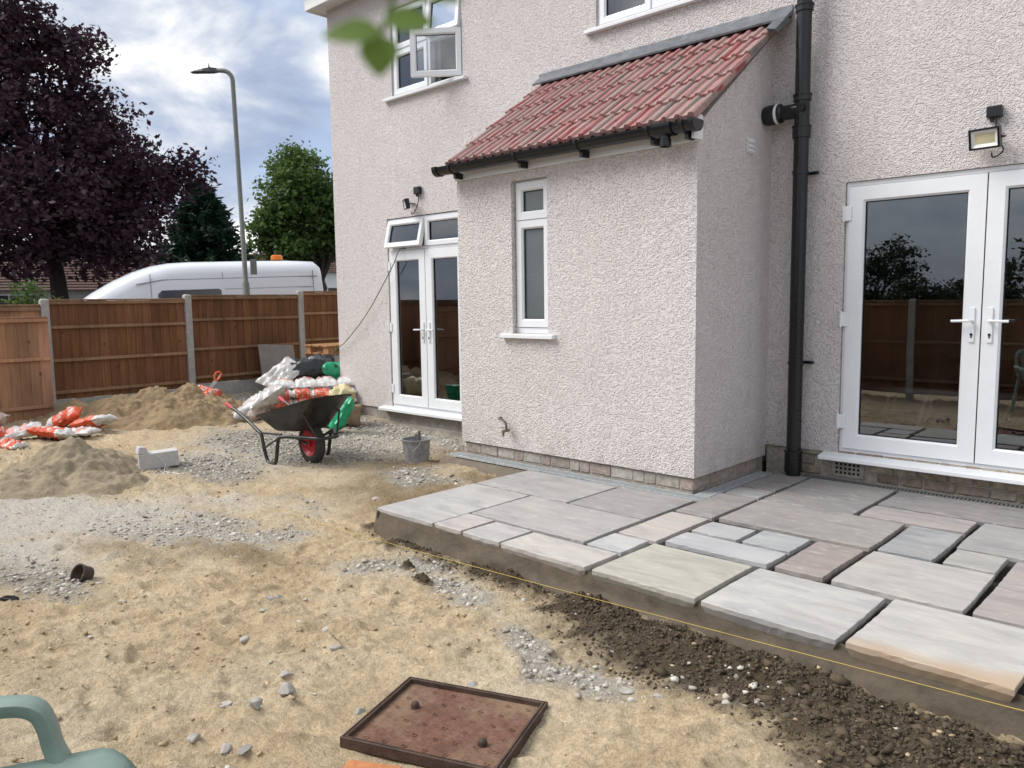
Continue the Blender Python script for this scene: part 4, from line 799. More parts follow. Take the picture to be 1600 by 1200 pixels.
SLABS = [(-1.475, -0.86, -2.945, -1.98, (0.410, 0.401, 0.385)), (-1.47, -0.53, -1.98, -1.345, (0.341, 0.333, 0.323)), (-0.53, 0.125, -1.98, -1.315, (0.300, 0.288, 0.281)),
 (-0.86, 0.125, -2.615, -1.98, (0.368, 0.355, 0.343)), (-0.865, -0.59, -2.945, -2.615, (0.440, 0.402, 0.383)), (-0.59, -0.25, -2.95, -2.63, (0.421, 0.408, 0.395)), (-0.25, 0.41, -2.96, -2.64, (0.476, 0.447, 0.413)),
 (0.14, 0.41, -2.635, -2.325, (0.441, 0.441, 0.435)), (0.14, 0.44, -2.32, -1.675, (0.439, 0.405, 0.376)), (0.142, 0.445, -1.665, -1.005, (0.279, 0.264, 0.251)), (0.15, 0.44, -0.995, -0.735, (0.343, 0.338, 0.328)), (0.15, 0.44, -0.73, -0.125, (0.262, 0.246, 0.233)),
 (0.45, 1.095, -0.985, -0.125, (0.267, 0.259, 0.250)), (0.455, 1.425, -1.645, -0.99, (0.315, 0.293, 0.278)), (0.46, 0.785, -1.995, -1.715, (0.398, 0.401, 0.401)), (0.80, 1.115, -2.0, -1.685, (0.379, 0.389, 0.392)), (0.455, 1.115, -2.285, -2.015, (0.434, 0.434, 0.439)),
 (1.135, 1.415, -2.285, -1.68, (0.325, 0.281, 0.263)), (0.43, 1.07, -2.96, -2.335, (0.435, 0.419, 0.360)), (1.085, 1.745, -2.965, -2.335, (0.456, 0.447, 0.431)), (1.76, 2.39, -2.965, -2.315, (0.468, 0.453, 0.427)),
 (1.435, 2.055, -2.29, -1.655, (0.428, 0.412, 0.390)), (1.44, 1.75, -1.63, -1.0, (0.314, 0.319, 0.323)), (1.775, 2.045, -1.635, -1.315, (0.372, 0.360, 0.340)), (1.105, 1.745, -0.975, -0.65, (0.343, 0.314, 0.305)), (1.105, 2.06, -0.635, -0.125, (0.254, 0.242, 0.239)),
 (1.76, 2.40, -1.3, -0.65, (0.326, 0.319, 0.310)), (2.07, 2.70, -2.295, -1.335, (0.361, 0.326, 0.311)), (2.41, 3.05, -2.965, -2.31, (0.361, 0.374, 0.386)), (2.08, 3.04, -0.635, -0.125, (0.305, 0.293, 0.283)), (2.42, 3.04, -1.31, -0.65, (0.346, 0.326, 0.308)),
 (2.72, 3.05, -2.295, -1.335, (0.321, 0.315, 0.309)), (3.07, 3.7, -2.965, -2.0, (0.372, 0.360, 0.340)), (3.07, 4.0, -1.98, -1.33, (0.324, 0.305, 0.292)), (3.07, 3.7, -1.31, -0.125, (0.343, 0.336, 0.324)), (3.72, 4.59, -2.965, -2.0, (0.298, 0.292, 0.285)), (4.02, 4.59, -1.98, -1.33, (0.380, 0.362, 0.342)), (3.72, 4.59, -1.31, -0.125, (0.346, 0.326, 0.308)),
 (-0.84, -0.53, -1.335, -1.315, (0.391, 0.385, 0.379))]
def slab(x0, x1, y0, y1, col, i):
    rg = random.Random(100+i); g = 0.0115; x0 += g; x1 -= g; y0 += g; y1 -= g; st = 0.035; out = []
    for (ax, ay, bx, by) in ((x0, y0, x1, y0), (x1, y0, x1, y1), (x1, y1, x0, y1), (x0, y1, x0, y0)):
        n = max(1, int(math.hypot(bx-ax, by-ay)/st)); ph = rg.random()*9
        for k in range(n):
            t = k/n; j = 0.0022*math.sin(t*5+ph)+rg.uniform(-0.0014, 0.0014); px_, py_ = ax+(bx-ax)*t, ay+(by-ay)*t
            if abs(by-ay) < 1e-6: py_ += j
            else: px_ += j
            if k == 0: px_ += (0.002 if px_ < (x0+x1)/2 else -0.002); py_ += (0.002 if py_ < (y0+y1)/2 else -0.002)
            out.append((px_, py_))
    cx, cy = (x0+x1)/2, (y0+y1)/2; n = len(out); tz = rg.uniform(-0.0015, 0.0015); sx_, sy_ = rg.uniform(-.003, .003), rg.uniform(-.003, .003)
    zt = lambda p: tz+sx_*(p[0]-cx)+sy_*(p[1]-cy); inn = []
    for p in out:
        d = 0.0012+rg.random()*0.0022; l = math.hypot(p[0]-cx, p[1]-cy); inn.append((p[0]-(p[0]-cx)/l*d, p[1]-(p[1]-cy)/l*d))
    v = [(p[0]+(0.022 if p[0] < cx-0.03 else -0.022 if p[0] > cx+0.03 else 0), p[1]+(0.022 if p[1] < cy-0.03 else -0.022 if p[1] > cy+0.03 else 0), -0.075) for p in out]
    v += [(p[0]+rg.uniform(-.001, .001), p[1]+rg.uniform(-.001, .001), zt(p)-0.022-rg.random()*0.006) for p in out]
    v += [(p[0]+rg.uniform(-.0012, .0012), p[1]+rg.uniform(-.0012, .0012), zt(p)-0.0015-rg.random()*0.0025) for p in out]+[(p[0], p[1], zt(p)) for p in inn]
    f = [(r_*n+k, r_*n+(k+1) % n, (r_+1)*n+(k+1) % n, (r_+1)*n+k) for r_ in range(3) for k in range(n)]+[tuple(range(3*n, 4*n))]
    b = MB(); b.add(v, f); o = b.build('slab', MT['slab_ochre'] if abs(x0-1.77) < 0.01 and y0 < -2.9 else MT['slab'], patio); o.color = (*col, 1)
for i, s_ in enumerate(SLABS): slab(*s_, i)
# ------------------------------------------------------------------ drainage channels
def grate_seg(b, p0, p1, w, pitch, z, dr):
    """slotted grate from p0 to p1 along +X (dr=0) or +Y (dr=1)"""
    L = p1-p0
    def bx(a0, a1, c0, c1):
        if dr[0] == 'x': b.box(a0, a1, dr[1]+c0, dr[1]+c1, z-0.016, z)
        else: b.box(dr[1]+c0, dr[1]+c1, a0, a1, z-0.016, z)
    bx(p0, p1, 0, 0.016); bx(p0, p1, w-0.016, w); a = p0
    while a < p1-0.002: bx(a, min(a+pitch*0.5, p1), 0.016, w-0.016); a += pitch
dc = empty('drainage_channel', (-1, AY-0.1, 0), 'galvanised slot drain running round the foot of the extension', 'drain')
for (a, c) in ((-2.53, -1.93), (-1.925, -0.93), (-0.925, 0.145)):
    b = MB(); grate_seg(b, a, c, 0.125, 0.016, -0.006, ('x', -1.295)); b.build('grate', MT['galv'], dc)
b = MB(); grate_seg(b, -1.165, -0.13, 0.12, 0.016, -0.006, ('y', 0.015)); b.build('grate', MT['galv'], dc)
b = MB(); b.box(-2.53, 0.14, -1.293, -1.172, -0.12, -0.05); b.box(0.018, 0.132, -1.165, -0.05, -0.12, -0.05); b.build('channel', MT['void'], dc)
b = MB(); v = []; nn_ = 40
for i in range(nn_+1):
    for k in range(7):
        x_ = -2.60+1.14*i/nn_; s_ = k/6; z_ = -0.030-0.012*s_-0.14*s_**1.8+0.09*(fbm(np.array([x_*7]), np.array([s_*2.0]), 3, 6)[0]-0.5)*s_; v.append((x_, -1.296-0.12*s_-0.05*(fbm(np.array([x_*5]), np.array([1.0]), 2, 9)[0]-0.5)*s_, z_))
b.add(v, [(i*7+k, (i+1)*7+k, (i+1)*7+k+1, i*7+k+1) for i in range(nn_) for k in range(6)]); b.build('mortar_bed', MT['mortar_wet'], dc, smooth=True)
dc = empty('drainage_channel', (1.5, -0.06, 0), 'dark grey slot drain along the wall below the right-hand door', 'drain')
for (a, c) in ((0.36, 0.98), (0.985, 1.985), (1.99, 2.99), (2.995, 3.99)):
    b = MB(); grate_seg(b, a, c, 0.10, 0.026, -0.004, ('x', -0.115)); b.build('grate', MT['grate'], dc)
b = MB(); b.box(0.36, 4.0, -0.113, -0.017, -0.12, -0.05); b.build('channel', MT['void'], dc)
# ------------------------------------------------------------------ string line
b = MB(); pts = [(-2.75+(2.62+2.75)*t, -3.1, -0.165+0.175*max(0, (t-0.15)/0.85)**1.2-0.004*math.sin(PI*t)) for t in np.linspace(0, 1, 30)]; b.tube(pts, 0.0016, 5)
sl = b.build('string_line', MT['string'], None); tag(sl, 'thin yellow string line stretched in front of the slab edge', 'string')
b = MB(); b.tube([(2.62, -3.1, -0.2), (2.625, -3.1, 0.12)], 0.008, 8); b.build('peg', MT['iron'], sl);
# ------------------------------------------------------------------ fences
def board_mesh(w, h):
    b = MB(); b.add([(-w/2, -0.011, 0), (w/2, -0.004, 0), (w/2, 0.003, 0), (-w/2, 0.003, 0), (-w/2, -0.011, h), (w/2, -0.004, h), (w/2, 0.003, h), (-w/2, 0.003, h)],
          [(3, 2, 1, 0), (4, 5, 6, 7), (0, 1, 5, 4), (1, 2, 6, 5), (2, 3, 7, 6), (3, 0, 4, 7)]); return b.mesh('board')
def fence_panel(parent, p0, p1, z0, z1, face, wm, rm, rails, mesh_cache={}, cap=True):
    """panel from p0 to p1 (2D), face = unit 2D normal towards the viewer; rails on the face side"""
    p0, p1 = Vector(p0), Vector(p1); d = (p1-p0); L = d.length; d.normalize(); n = max(1, round(L/0.118)); w = L/n; key = (round(w, 4), round(z1-z0, 3))
    if key not in mesh_cache: mesh_cache[key] = board_mesh(w*1.04, z1-z0)
    ang = math.atan2(-face[0], face[1]) + PI
    for i in range(n):
        c = p0+d*(w*(i+0.5)); o = place('board', mesh_cache[key], MT[wm], Vector((c.x, c.y, z0+random.uniform(-.004, .004))), parent)
        o.rotation_euler = (0, 0, ang); f = random.uniform(0.78, 1.15); o.color = (f, f*random.uniform(.95, 1.03), f*random.uniform(.92, 1.05), 1)
    F = Vector(face)
    def bar(z, hh, t, off, name='rail', ext=0.0):
        a = p0-d*ext+F*off; c = p1+d*ext+F*off; a2 = a+F*t; c2 = c+F*t
        b = MB(); b.add([(a.x, a.y, z-hh), (c.x, c.y, z-hh), (c2.x, c2.y, z-hh), (a2.x, a2.y, z-hh), (a.x, a.y, z+hh), (c.x, c.y, z+hh), (c2.x, c2.y, z+hh), (a2.x, a2.y, z+hh)],
                        [(3, 2, 1, 0), (4, 5, 6, 7), (0, 1, 5, 4), (1, 2, 6, 5), (2, 3, 7, 6), (3, 0, 4, 7)])
        o = b.build(name, MT[rm], parent, bev=0.003); f = random.uniform(.85, 1.15); o.color = (f, f, f, 1)
    for z in rails: bar(z, 0.021, 0.034, 0.0115)
    if cap: bar(z1+0.012, 0.011, 0.062, -0.03, 'capping')
def post(parent, x, y, z0, z1, w=0.10):
    h = w/2; b = MB(); b.box(x-h, x+h, y-h, y+h, z0, z1-0.02)
    b.add([(x-h, y-h, z1-0.02), (x+h, y-h, z1-0.02), (x+h, y+h, z1-0.02), (x-h, y+h, z1-0.02), (x-h*.6, y-h*.6, z1), (x+h*.6, y-h*.6, z1), (x+h*.6, y+h*.6, z1), (x-h*.6, y+h*.6, z1)], [(4, 5, 6, 7), (0, 1, 5, 4), (1, 2, 6, 5), (2, 3, 7, 6), (3, 0, 4, 7)])
    b.build('post', MT['concrete'], parent, bev=0.006)
FX = -8.8
fence = empty('garden_fence', (FX, 0, 0), 'brown stepped featheredge fence with concrete posts in front of the white van', 'fence')
PO = [(-2.855, 1.535), (-0.925, 1.585), (1.0, 1.64), (2.90, 1.69), (4.85, 1.74), (6.8, 1.80)]
for (py_, zt) in PO: post(fence, FX, py_, -0.3, zt)
for k in range(len(PO)-1):
    a, c = PO[k][0]+0.052, PO[k+1][0]-0.052; zt = PO[k][1]-0.03 if k else 1.505; zb = 0.02+0.05*k; zb2 = zb+0.15
    fence_panel(fence, (FX, a), (FX, c), zb2, zt, (1, 0), 'wood', 'rail', (zb2+0.10, zb2+(zt-zb2)*0.40, zb2+(zt-zb2)*0.735, zt-0.026))
    b = MB(); b.box(FX-0.025, FX+0.025, a, c, zb-0.25, zb2-0.002); b.build('gravel_board', MT['concrete'], fence, bev=0.004)
fence_panel(fence, (FX, -4.9), (FX, -2.907), 0.12, 1.44, (1, 0), 'wood_pale', 'rail', (0.3, 1.40)); post(fence, FX, -4.95, -0.3, 1.5)
fence_panel(fence, (FX, -6.9), (FX, -5.003), 0.12, 1.44, (1, 0), 'wood_pale', 'rail', (0.3, 1.40))
gp = empty('fence_panel', (-8.2, -4, 0), 'low pale new-wood fence panel standing forward at the left behind cement bags', 'fence panel')
fence_panel(gp, (-8.2, -4.85), (-8.2, -3.0), -0.02, 1.285, (1, 0), 'wood_pale', 'wood_pale', (0.17, 0.775, 1.262))
bf = empty('garden_fence', (0, -7, 0), 'dark brown fence with concrete posts mirrored in the right-hand door glass', 'fence')
xs = [-8.7+1.93*i for i in range(8)]
for i, xx in enumerate(xs):
    post(bf, xx, -7.0, -0.4, 1.36)
    if i < 7: fence_panel(bf, (xx+0.052, -7), (xs[i+1]-0.052, -7), -0.12, 1.32, (0, 1), 'wood', 'rail', (0.1, 0.7, 1.28))
# ------------------------------------------------------------------ sand piles
def pile(name, pts, mat, label, seed, n=110, box=None):
    x0, x1, y0, y1 = box; X, Y = np.meshgrid(np.linspace(x0, x1, n), np.linspace(y0, y1, n)); x, y = X.ravel(), Y.ravel()
    wx = x+(fbm(x*1.8, y*1.8, 3, seed)-.5)*0.35; wy = y+(fbm(x*1.8+5, y*1.8, 3, seed+3)-.5)*0.35; h = np.zeros_like(x)
    for (cx, cy, r, ht) in pts:
        d = np.hypot(wx-cx, wy-cy)/r; h = np.maximum(h, ht*np.clip(1-d, 0, 1)**1.05)
    k = np.clip(h*9, 0, 1); ro = 1-np.abs(2*fbm(x*3.5, y*3.5, 4, seed+9)-1)
    h = h+k*((fbm(x*5, y*5, 4, seed+5)-0.5)*0.14+(ro-0.6)*0.11+(fbm(x*20, y*20, 3, seed+6, 0.65)-0.5)*0.05)
    z = H(x, y, True)+h-0.03*(1-np.clip(h*25, 0, 1)); i = (np.arange(n-1)[:, None]*n+np.arange(n-1)[None]).ravel()
    c = ((x0+x1)/2, (y0+y1)/2, 0.0); o = npmesh(name, np.stack([x, y, z], 1), np.stack([i, i+1, i+n+1, i+n], 1), mat, smooth=True, loc=c); return tag(o, label, 'sand pile')
pile('sand_pile', [(-7.55, -2.35, 0.85, 0.27), (-7.25, -1.65, 0.85, 0.40), (-7.7, -2.85, 0.6, 0.22), (-6.95, -1.95, 0.9, 0.28), (-7.6, -2.0, 0.9, 0.34), (-6.8, -1.4, 0.6, 0.2)], MT['sand'], 'long brown sand heap against the fence beneath the middle panel', 71, 180, (-8.72, -6.0, -3.6, -0.75))
pile('sand_pile', [(-4.95, -3.82, 0.62, 0.29), (-4.75, -4.1, 0.6, 0.15), (-5.1, -3.6, 0.5, 0.14), (-4.4, -3.75, 0.5, 0.08)], MT['sand2'], 'smaller grey-brown sand heap in the open left of the concrete block', 91, 160, (-6.2, -3.5, -5.1, -2.75))
# ------------------------------------------------------------------ sacks
def sack_mesh(lx, ly, lz, seed, wr=0.02, n=26, m=18):
    V = []; F = []
    for side in (1, -1):
        for i in range(n+1):
            for j in range(m+1):
                u = -1+2*i/n; v = -1+2*j/m; t = (max(0, 1-abs(u)**3.2))**0.55*(max(0, 1-abs(v)**2.6))**0.55
                q = fbm(np.array([u*2.4+seed]), np.array([v*2.4+side*3.0]), 3, seed)[0]-0.5; q2 = (1-abs(2*vnoise(np.array([u*3.5+v*1.5+seed]), np.array([v*4-u*2]), seed+2)[0]-1))-0.5
                pin = 1-0.10*abs(v)**3*0-0.07*(1-abs(u)**2)*0; sx_ = 1-0.06*(1-abs(v))*abs(u)
                V.append((lx/2*u*sx_+0.01*q, ly/2*v*(1-0.08*(1-u*u))+0.015*q, side*lz/2*t+(q*1.5+q2)*wr*(0.4+t)*side+0.02*q*(1-t)))
    k = (n+1)*(m+1)
    for s_ in (0, 1):
        for i in range(n):
            for j in range(m):
                a = s_*k+i*(m+1)+j; f = (a, a+m+1, a+m+2, a+1); F.append(f if s_ == 0 else f[::-1])
    rim = [i*(m+1) for i in range(n+1)]+[n*(m+1)+j for j in range(1, m+1)]+[i*(m+1)+m for i in range(n-1, -1, -1)]+[j for j in range(m-1, 0, -1)]
    for a in range(len(rim)):
        p, q = rim[a], rim[(a+1) % len(rim)]; F.append((p, q, q+k, p+k))
    b = MB(); b.add(V, F); return b.mesh('sack', smooth=True)
def sack(name, loc, size, rot, mat, label, cat='sack', group=None, seed=1, wr=0.02):
    o = place(name, sack_mesh(*size, seed, wr), MT[mat], Vector(loc), None); o.rotation_euler = [rad(a) for a in rot]; return tag(o, label, cat, group)
CB = 'used cement bags by the left fence'
sack('cement_bag', (-6.55, -3.50, 0.055), (0.44, 0.30, 0.10), (-14, 6, 40), 'sack1', 'orange and white cement bag lying nearest, in front of the others on the left', 'bag', CB, 3, 0.03)
sack('cement_bag', (-7.15, -3.20, 0.13), (0.40, 0.28, 0.12), (14, -22, 60), 'sack2', 'orange cement bag propped up behind the others by the pale panel', 'bag', CB, 5, 0.03)
sack('cement_bag', (-6.80, -3.0, 0.09), (0.44, 0.30, 0.11), (-10, -14, 30), 'sack1', 'orange cement bag with white top at the foot of the long sand heap', 'bag', CB, 8, 0.03)
sack('cement_bag', (-6.8, -3.74, 0.07), (0.42, 0.28, 0.10), (8, -12, 75), 'sack3', 'white bag with pinkish red print lying on the left', 'bag', CB, 11, 0.03)
sack('cement_bag', (-6.55, -3.22, 0.03), (0.36, 0.24, 0.08), (0, 0, 35), 'sack3', 'flattened white bag between two orange cement bags', 'bag', CB, 13, 0.02)
sack('cement_bag', (-6.9, -4.02, 0.10), (0.40, 0.30, 0.13), (5, 16, 80), 'sack2', 'orange cement bag cut by the left edge of the picture', 'bag', CB, 17, 0.03)
sack('cement_bag', (-6.4, -3.93, 0.0), (0.28, 0.20, 0.08), (0, 5, 20), 'sack1', 'small crumpled orange scrap bag nearest the left edge', 'bag', CB, 19, 0.03)
sack('rubble_sack', (-7.45, -3.93, 0.12), (0.46, 0.32, 0.16), (0, -18, 60), 'pink_bag', 'dull pinkish sack behind the orange bags at far left', 'bag', None, 23, 0.03)
sack('cement_bag', (-7.12, -1.50, 0.25), (0.34, 0.26, 0.15), (20, 14, 30), 'sack2', 'orange and white bag half buried on top of the long sand heap', 'bag', CB, 29, 0.035)
# handsaw standing in that bag
hs = empty('hand_saw', (-7.0, -1.35, 0.3), 'orange-handled handsaw stuck upright in the sand heap', 'saw')
b = MB(); b.prism([(0, 0), (0.05, 0.0), (0.30, 0.22), (0.24, 0.29), (0.0, 0.06)], lambda p, s_: (-7.14+0.001*s_, -1.46+p[0]*0.5, 0.27+p[1]*0.6)); b.build('blade', MT['steel'], hs)
b = MB(); loop = [(0.28, 0.24), (0.36, 0.30), (0.42, 0.38), (0.36, 0.43), (0.28, 0.42), (0.22, 0.36), (0.22, 0.28), (0.28, 0.24)]
b.tube([(-7.14, -1.46+p[0]*0.5, 0.27+p[1]*0.6) for p in loop], 0.014, 8); b.build('handle', MT['saw_or'], hs, smooth=True)
# stack of bags by the house corner
SG = 'bags stacked by the house corner'; dv = Vector((0.28, 0.53, 0)).normalized(); nv = Vector((dv.y, -dv.x, 0)); base = Vector((-6.30, -0.86, 0))
names3 = [['left', 'second', 'third', 'right'], ['left', 'second', 'third', 'right'], ['left', 'second', 'third', 'right']]
for lay, (z, mt_) in enumerate(((0.03, 'sack_end'), (0.13, 'sack_end'), (0.24, 'sack_end'))):
    for k in range(4):
        c = base+dv*(0.27*k+0.02*(lay % 2))-nv*(0.12+0.035*lay); ang = math.degrees(math.atan2(nv.y, nv.x))
        sack('cement_bag', (c.x, c.y, z+0.01*k % 0.013), (0.60, 0.325, 0.15), (random.uniform(-3, 3), random.uniform(0, 8), ang+random.uniform(-5, 5)), mt_,
             ['bottom', 'middle', 'upper'][lay]+'-layer '+['far left', 'second', 'third', 'rightmost'][k]+' bag in the stack by the house corner', 'bag', SG, 31+lay*7+k, 0.018)
for k in range(4):
    c = base+dv*(0.28*k+0.05)-nv*0.30; sack('cement_bag', (c.x, c.y, 0.345), (0.60, 0.32, 0.14), (0, 4, math.degrees(math.atan2(nv.y, nv.x))+random.uniform(-6, 6)), 'sack3', ['far left', 'second', 'third', 'rightmost'][k]+' plain white bag on top of the stack by the house corner', 'bag', SG, 61+k, 0.02)
sack('plastic_bag', (-6.62, -0.22, 0.52), (0.75, 0.5, 0.26), (8, -10, 60), 'black_bag', 'black plastic bag slumped on top of the bag stack', 'bag', None, 71, 0.05)
sack('plastic_bag', (-6.36, 0.02, 0.49), (0.42, 0.32, 0.2), (-10, 10, 70), 'green_bag', 'green plastic bag on top of the stack beside the black one', 'bag', None, 73, 0.04)
sack('plastic_sheet', (-6.66, -0.62, 0.47), (0.62, 0.42, 0.1), (22, -30, 95), 'clear_bag', 'clear plastic sheet crumpled against the black bag', 'plastic', None, 75, 0.04)
sack('plastic_sheet', (-6.33, -1.14, 0.15), (0.75, 0.5, 0.2), (10, 34, 62+180), 'clear_bag', 'white plastic wrapping sloping down the left end of the stack', 'plastic', None, 77, 0.05)
sack('sack', (-6.32, -1.32, 0.03), (0.34, 0.3, 0.2), (0, 0, 30), 'pink_bag', 'dull pink sack on the ground at the left foot of the stack', 'sack', None, 79, 0.03)
sack('plastic_bag', (-4.88, -0.90, 0.11), (0.48, 0.26, 0.18), (0, -56, 58), 'green_bag', 'green plastic bag leaning behind the wheelbarrow nose', 'bag', None, 81, 0.035)
sack('plastic_bag', (-5.34, -0.58, 0.235), (0.36, 0.32, 0.26), (10, -40, 60), 'yellow_bag', 'pale yellow plastic bag bulging beside the house corner', 'bag', None, 83, 0.04)
sack('sack', (-5.20, -0.62, 0.05), (0.40, 0.30, 0.24), (85, 8, 40), 'brown_bag', 'brown paper sack standing by the wall at the house corner', 'sack', None, 85, 0.03)
# pallet showing behind the corner
pt = empty('pallet', (-6.95, 0.55, 0.6), 'wooden pallet end showing above the black bag at the house corner', 'pallet')
for z in (0.69, 0.80):
    for k in range(3): b = MB(); b.box(-7.25+k*0.22, -7.08+k*0.22, 0.10, 1.2, z, z+0.02); b.build('plank', MT['pallet'], pt)
for yy in (0.12, 0.62, 1.08):
    for k in range(2): b = MB(); b.box(-7.24+k*0.46, -7.12+k*0.46, yy, yy+0.1, 0.7105, 0.7995); b.build('spacer_block', MT['pallet'], pt)
b = MB(); b.box(-7.2, -6.7, 0.2, 1.2, 0.0, 0.685); tag(b.build('block_stack', MT['block'], None, bev=0.01), 'pale block stack carrying the pallet behind the house corner', 'block stack')
# ------------------------------------------------------------------ leaning slab
b = MB(); mt = Matrix.Translation((-8.45, 0.36, 0.385)) @ Matrix.Rotation(rad(-18), 4, 'Y') @ Matrix.Rotation(rad(-4), 4, 'X'); b.obox(mt, 0.01, 0.31, 0.40)
tag(b.build('paving_slab', MT['porcelain'], None, bev=0.002), 'grey porcelain paving slab leaning against the fence', 'slab')
# ------------------------------------------------------------------ wheelbarrow
wx, wy, gz0 = -3.80, -1.98, h1(-3.8, -1.98)
WBz = gz0+0.0; wb = empty('wheelbarrow', (wx, wy, gz0), 'black wheelbarrow with red wheel and red grips in front of the sacks', 'wheelbarrow')
yl = 0.30
def side(s_):
    return [(-4.90, wy+s_*0.31, 0.375), (-4.62, wy+s_*yl, 0.285), (-4.32, wy+s_*yl, 0.165), (-4.24, wy+s_*yl, 0.12), (-4.20, wy+s_*yl, 0.0), (-4.14, wy+s_*yl, gz0+0.03), (-4.06, wy+s_*yl, gz0+0.014), (-3.98, wy+s_*yl, gz0+0.035), (-3.93, wy+s_*yl, 0.06), (-3.90, wy+s_*yl, 0.125), (-3.82, wy+s_*(yl-0.03), 0.145), (-3.70, wy+s_*(yl-0.10), 0.14)]
lp = [(-3.60, wy-0.14, 0.137), (-3.50, wy-0.10, 0.137), (-3.475, wy, 0.137), (-3.50, wy+0.10, 0.137), (-3.60, wy+0.14, 0.137)]
path = side(-1)+lp+side(1)[::-1]; b = MB(); b.tube(spl(path, 5), 0.018, 10); b.build('frame', MT['barrow'], wb, smooth=True)
for s_ in (-1, 1):
    b = MB(); b.tube([(-4.93, wy+s_*0.312, 0.385), (-4.90, wy+s_*0.311, 0.375), (-4.80, wy+s_*0.307, 0.343)], [0.019, 0.021, 0.019], 12); b.build('grip', MT['pinkgrip'], wb, smooth=True)
    b = MB(); b.tube([(-4.20, wy+s_*yl, -0.01), (-3.90, wy+s_*(yl-0.005), 0.13)], 0.010, 8); b.build('brace', MT['barrow'], wb)
    b = MB(); b.tube([(-3.53, wy+s_*0.115, 0.14), (-3.60, wy+s_*0.20, 0.36), (-3.66, wy+s_*0.24, 0.44)], 0.010, 8); b.build('tray_stay', MT['barrow'], wb)
    b = MB(); b.tube([(-3.78, wy+s_*0.24, 0.145), (-3.80, wy+s_*0.13, 0.10), (-3.80, wy+s_*0.055, gz0+0.205)], 0.012, 8); b.build('axle_arm', MT['barrow'], wb)
    b = MB(); b.tube([(-4.26, wy+s_*yl, 0.14), (-3.9, wy+s_*0.27, 0.155)], 0.010, 8); b.build('tray_rest', MT['barrow'], wb)
# tray: rings from bottom to rim, rounded rectangle with narrowing nose
def tray_ring(xb, xf, wb_, wf, zb, zf, r, off=0.0):
    out = []
    for (cx, cy, a0) in ((xf-r*1.3, wf-r*1.3, 0), (xb+r, wb_-r, 90), (xb+r, -wb_+r, 180), (xf-r*1.3, -wf+r*1.3, 270)):
        rr = r*1.3 if cx > (xb+xf)/2 else r
        for k in range(7):
            a = rad(a0+90*k/6); x_ = cx+rr*math.cos(a); y_ = cy+rr*math.sin(a); t = (x_-xb)/(xf-xb); out.append((x_, wy+y_, zb+(zf-zb)*t+off))
    return out
R_ = [tray_ring(-4.12, -3.78, 0.20, 0.17, 0.165, 0.185, 0.07), tray_ring(-4.16, -3.73, 0.225, 0.195, 0.175, 0.20, 0.09), tray_ring(-4.37, -3.37, 0.315, 0.25, 0.295, 0.555, 0.13), tray_ring(-4.385, -3.345, 0.33, 0.268, 0.293, 0.562, 0.14), tray_ring(-4.385, -3.345, 0.33, 0.268, 0.293, 0.562, 0.14, -0.012)]
n = len(R_[0]); b = MB(); b.add([p for r in R_ for p in r], [(i*n+k, i*n+(k+1) % n, (i+1)*n+(k+1) % n, (i+1)*n+k) for i in range(len(R_)-1) for k in range(n)]+[tuple(range(n))])
tray = b.build('tray', MT['barrow'], wb, smooth=True); md = tray.modifiers.new('thick', 'SOLIDIFY'); md.thickness = 0.003
ax = Matrix.Translation((-3.80, wy, gz0+0.203)) @ Matrix.Rotation(PI/2, 4, 'X')
wh = MB(); wh.lathe([(0.125, -0.035), (0.15, -0.045), (0.185, -0.036), (0.198, -0.022), (0.203, 0.0), (0.198, 0.022), (0.185, 0.036), (0.15, 0.045), (0.125, 0.035), (0.118, 0.0), (0.125, -0.035)], ax, 40); whl = wh.build('wheel', MT['tyre'], wb, smooth=True)
b = MB(); b.lathe([(0.0, -0.04), (0.03, -0.04), (0.032, -0.018), (0.09, -0.010), (0.118, -0.030), (0.128, -0.040), (0.128, 0.040), (0.118, 0.030), (0.09, 0.010), (0.032, 0.018), (0.03, 0.04), (0.0, 0.04)], ax, 32); b.build('rim', MT['red'], whl, smooth=True)
b = MB()
for k in range(44):
    a = 2*PI*k/44
    for s_ in (-1, 1):
        m4 = ax @ Matrix.Rotation(a, 4, 'Z') @ Matrix.Translation((0.198, 0, s_*0.016)) @ Matrix.Rotation(rad(25*s_), 4, 'X'); b.obox(m4, 0.006, 0.008, 0.012)
b.build('tread', MT['tyre'], whl)
b = MB(); b.tube([ax @ Vector((0, 0, -0.075)), ax @ Vector((0, 0, 0.075))], 0.009, 8); b.build('axle', MT['steel'], whl)
# ------------------------------------------------------------------ bucket with a trowel
bx_, by_ = -2.98, -1.32; bz = h1(bx_, by_)
bk = empty('bucket', (bx_, by_, bz), 'mortar-splashed grey bucket standing left of the extension', 'bucket')
prof = [(0.0, 0.004), (0.115, 0.0), (0.118, 0.01), (0.133, 0.20), (0.14, 0.235), (0.146, 0.24), (0.146, 0.252), (0.135, 0.252), (0.13, 0.2), (0.112, 0.02), (0.0, 0.02)]
b = MB(); b.lathe(prof, Matrix.Translation((bx_, by_, bz)), 28); b.build('pail', simple('bucket_grey', (0.27, 0.275, 0.28), 0.75, 0.3, 30, bump=0.8, bs=70, bd=0.008, dirt=(0.52, 0.51, 0.48), dirt_amt=0.9), bk, smooth=True)
b = MB(); b.lathe([(0.0, 0.19), (0.06, 0.195), (0.13, 0.185)], Matrix.Translation((bx_, by_, bz)), 20); b.build('mortar', MT['mortar_wet'], bk)
b = MB(); b.tube([(bx_+0.135*math.cos(t), by_-0.05*math.sin(t)-0.06, bz+0.235-0.09*math.sin(t)) for t in np.linspace(0, PI, 14)], 0.004, 6); b.build('bail', MT['galv'], bk)
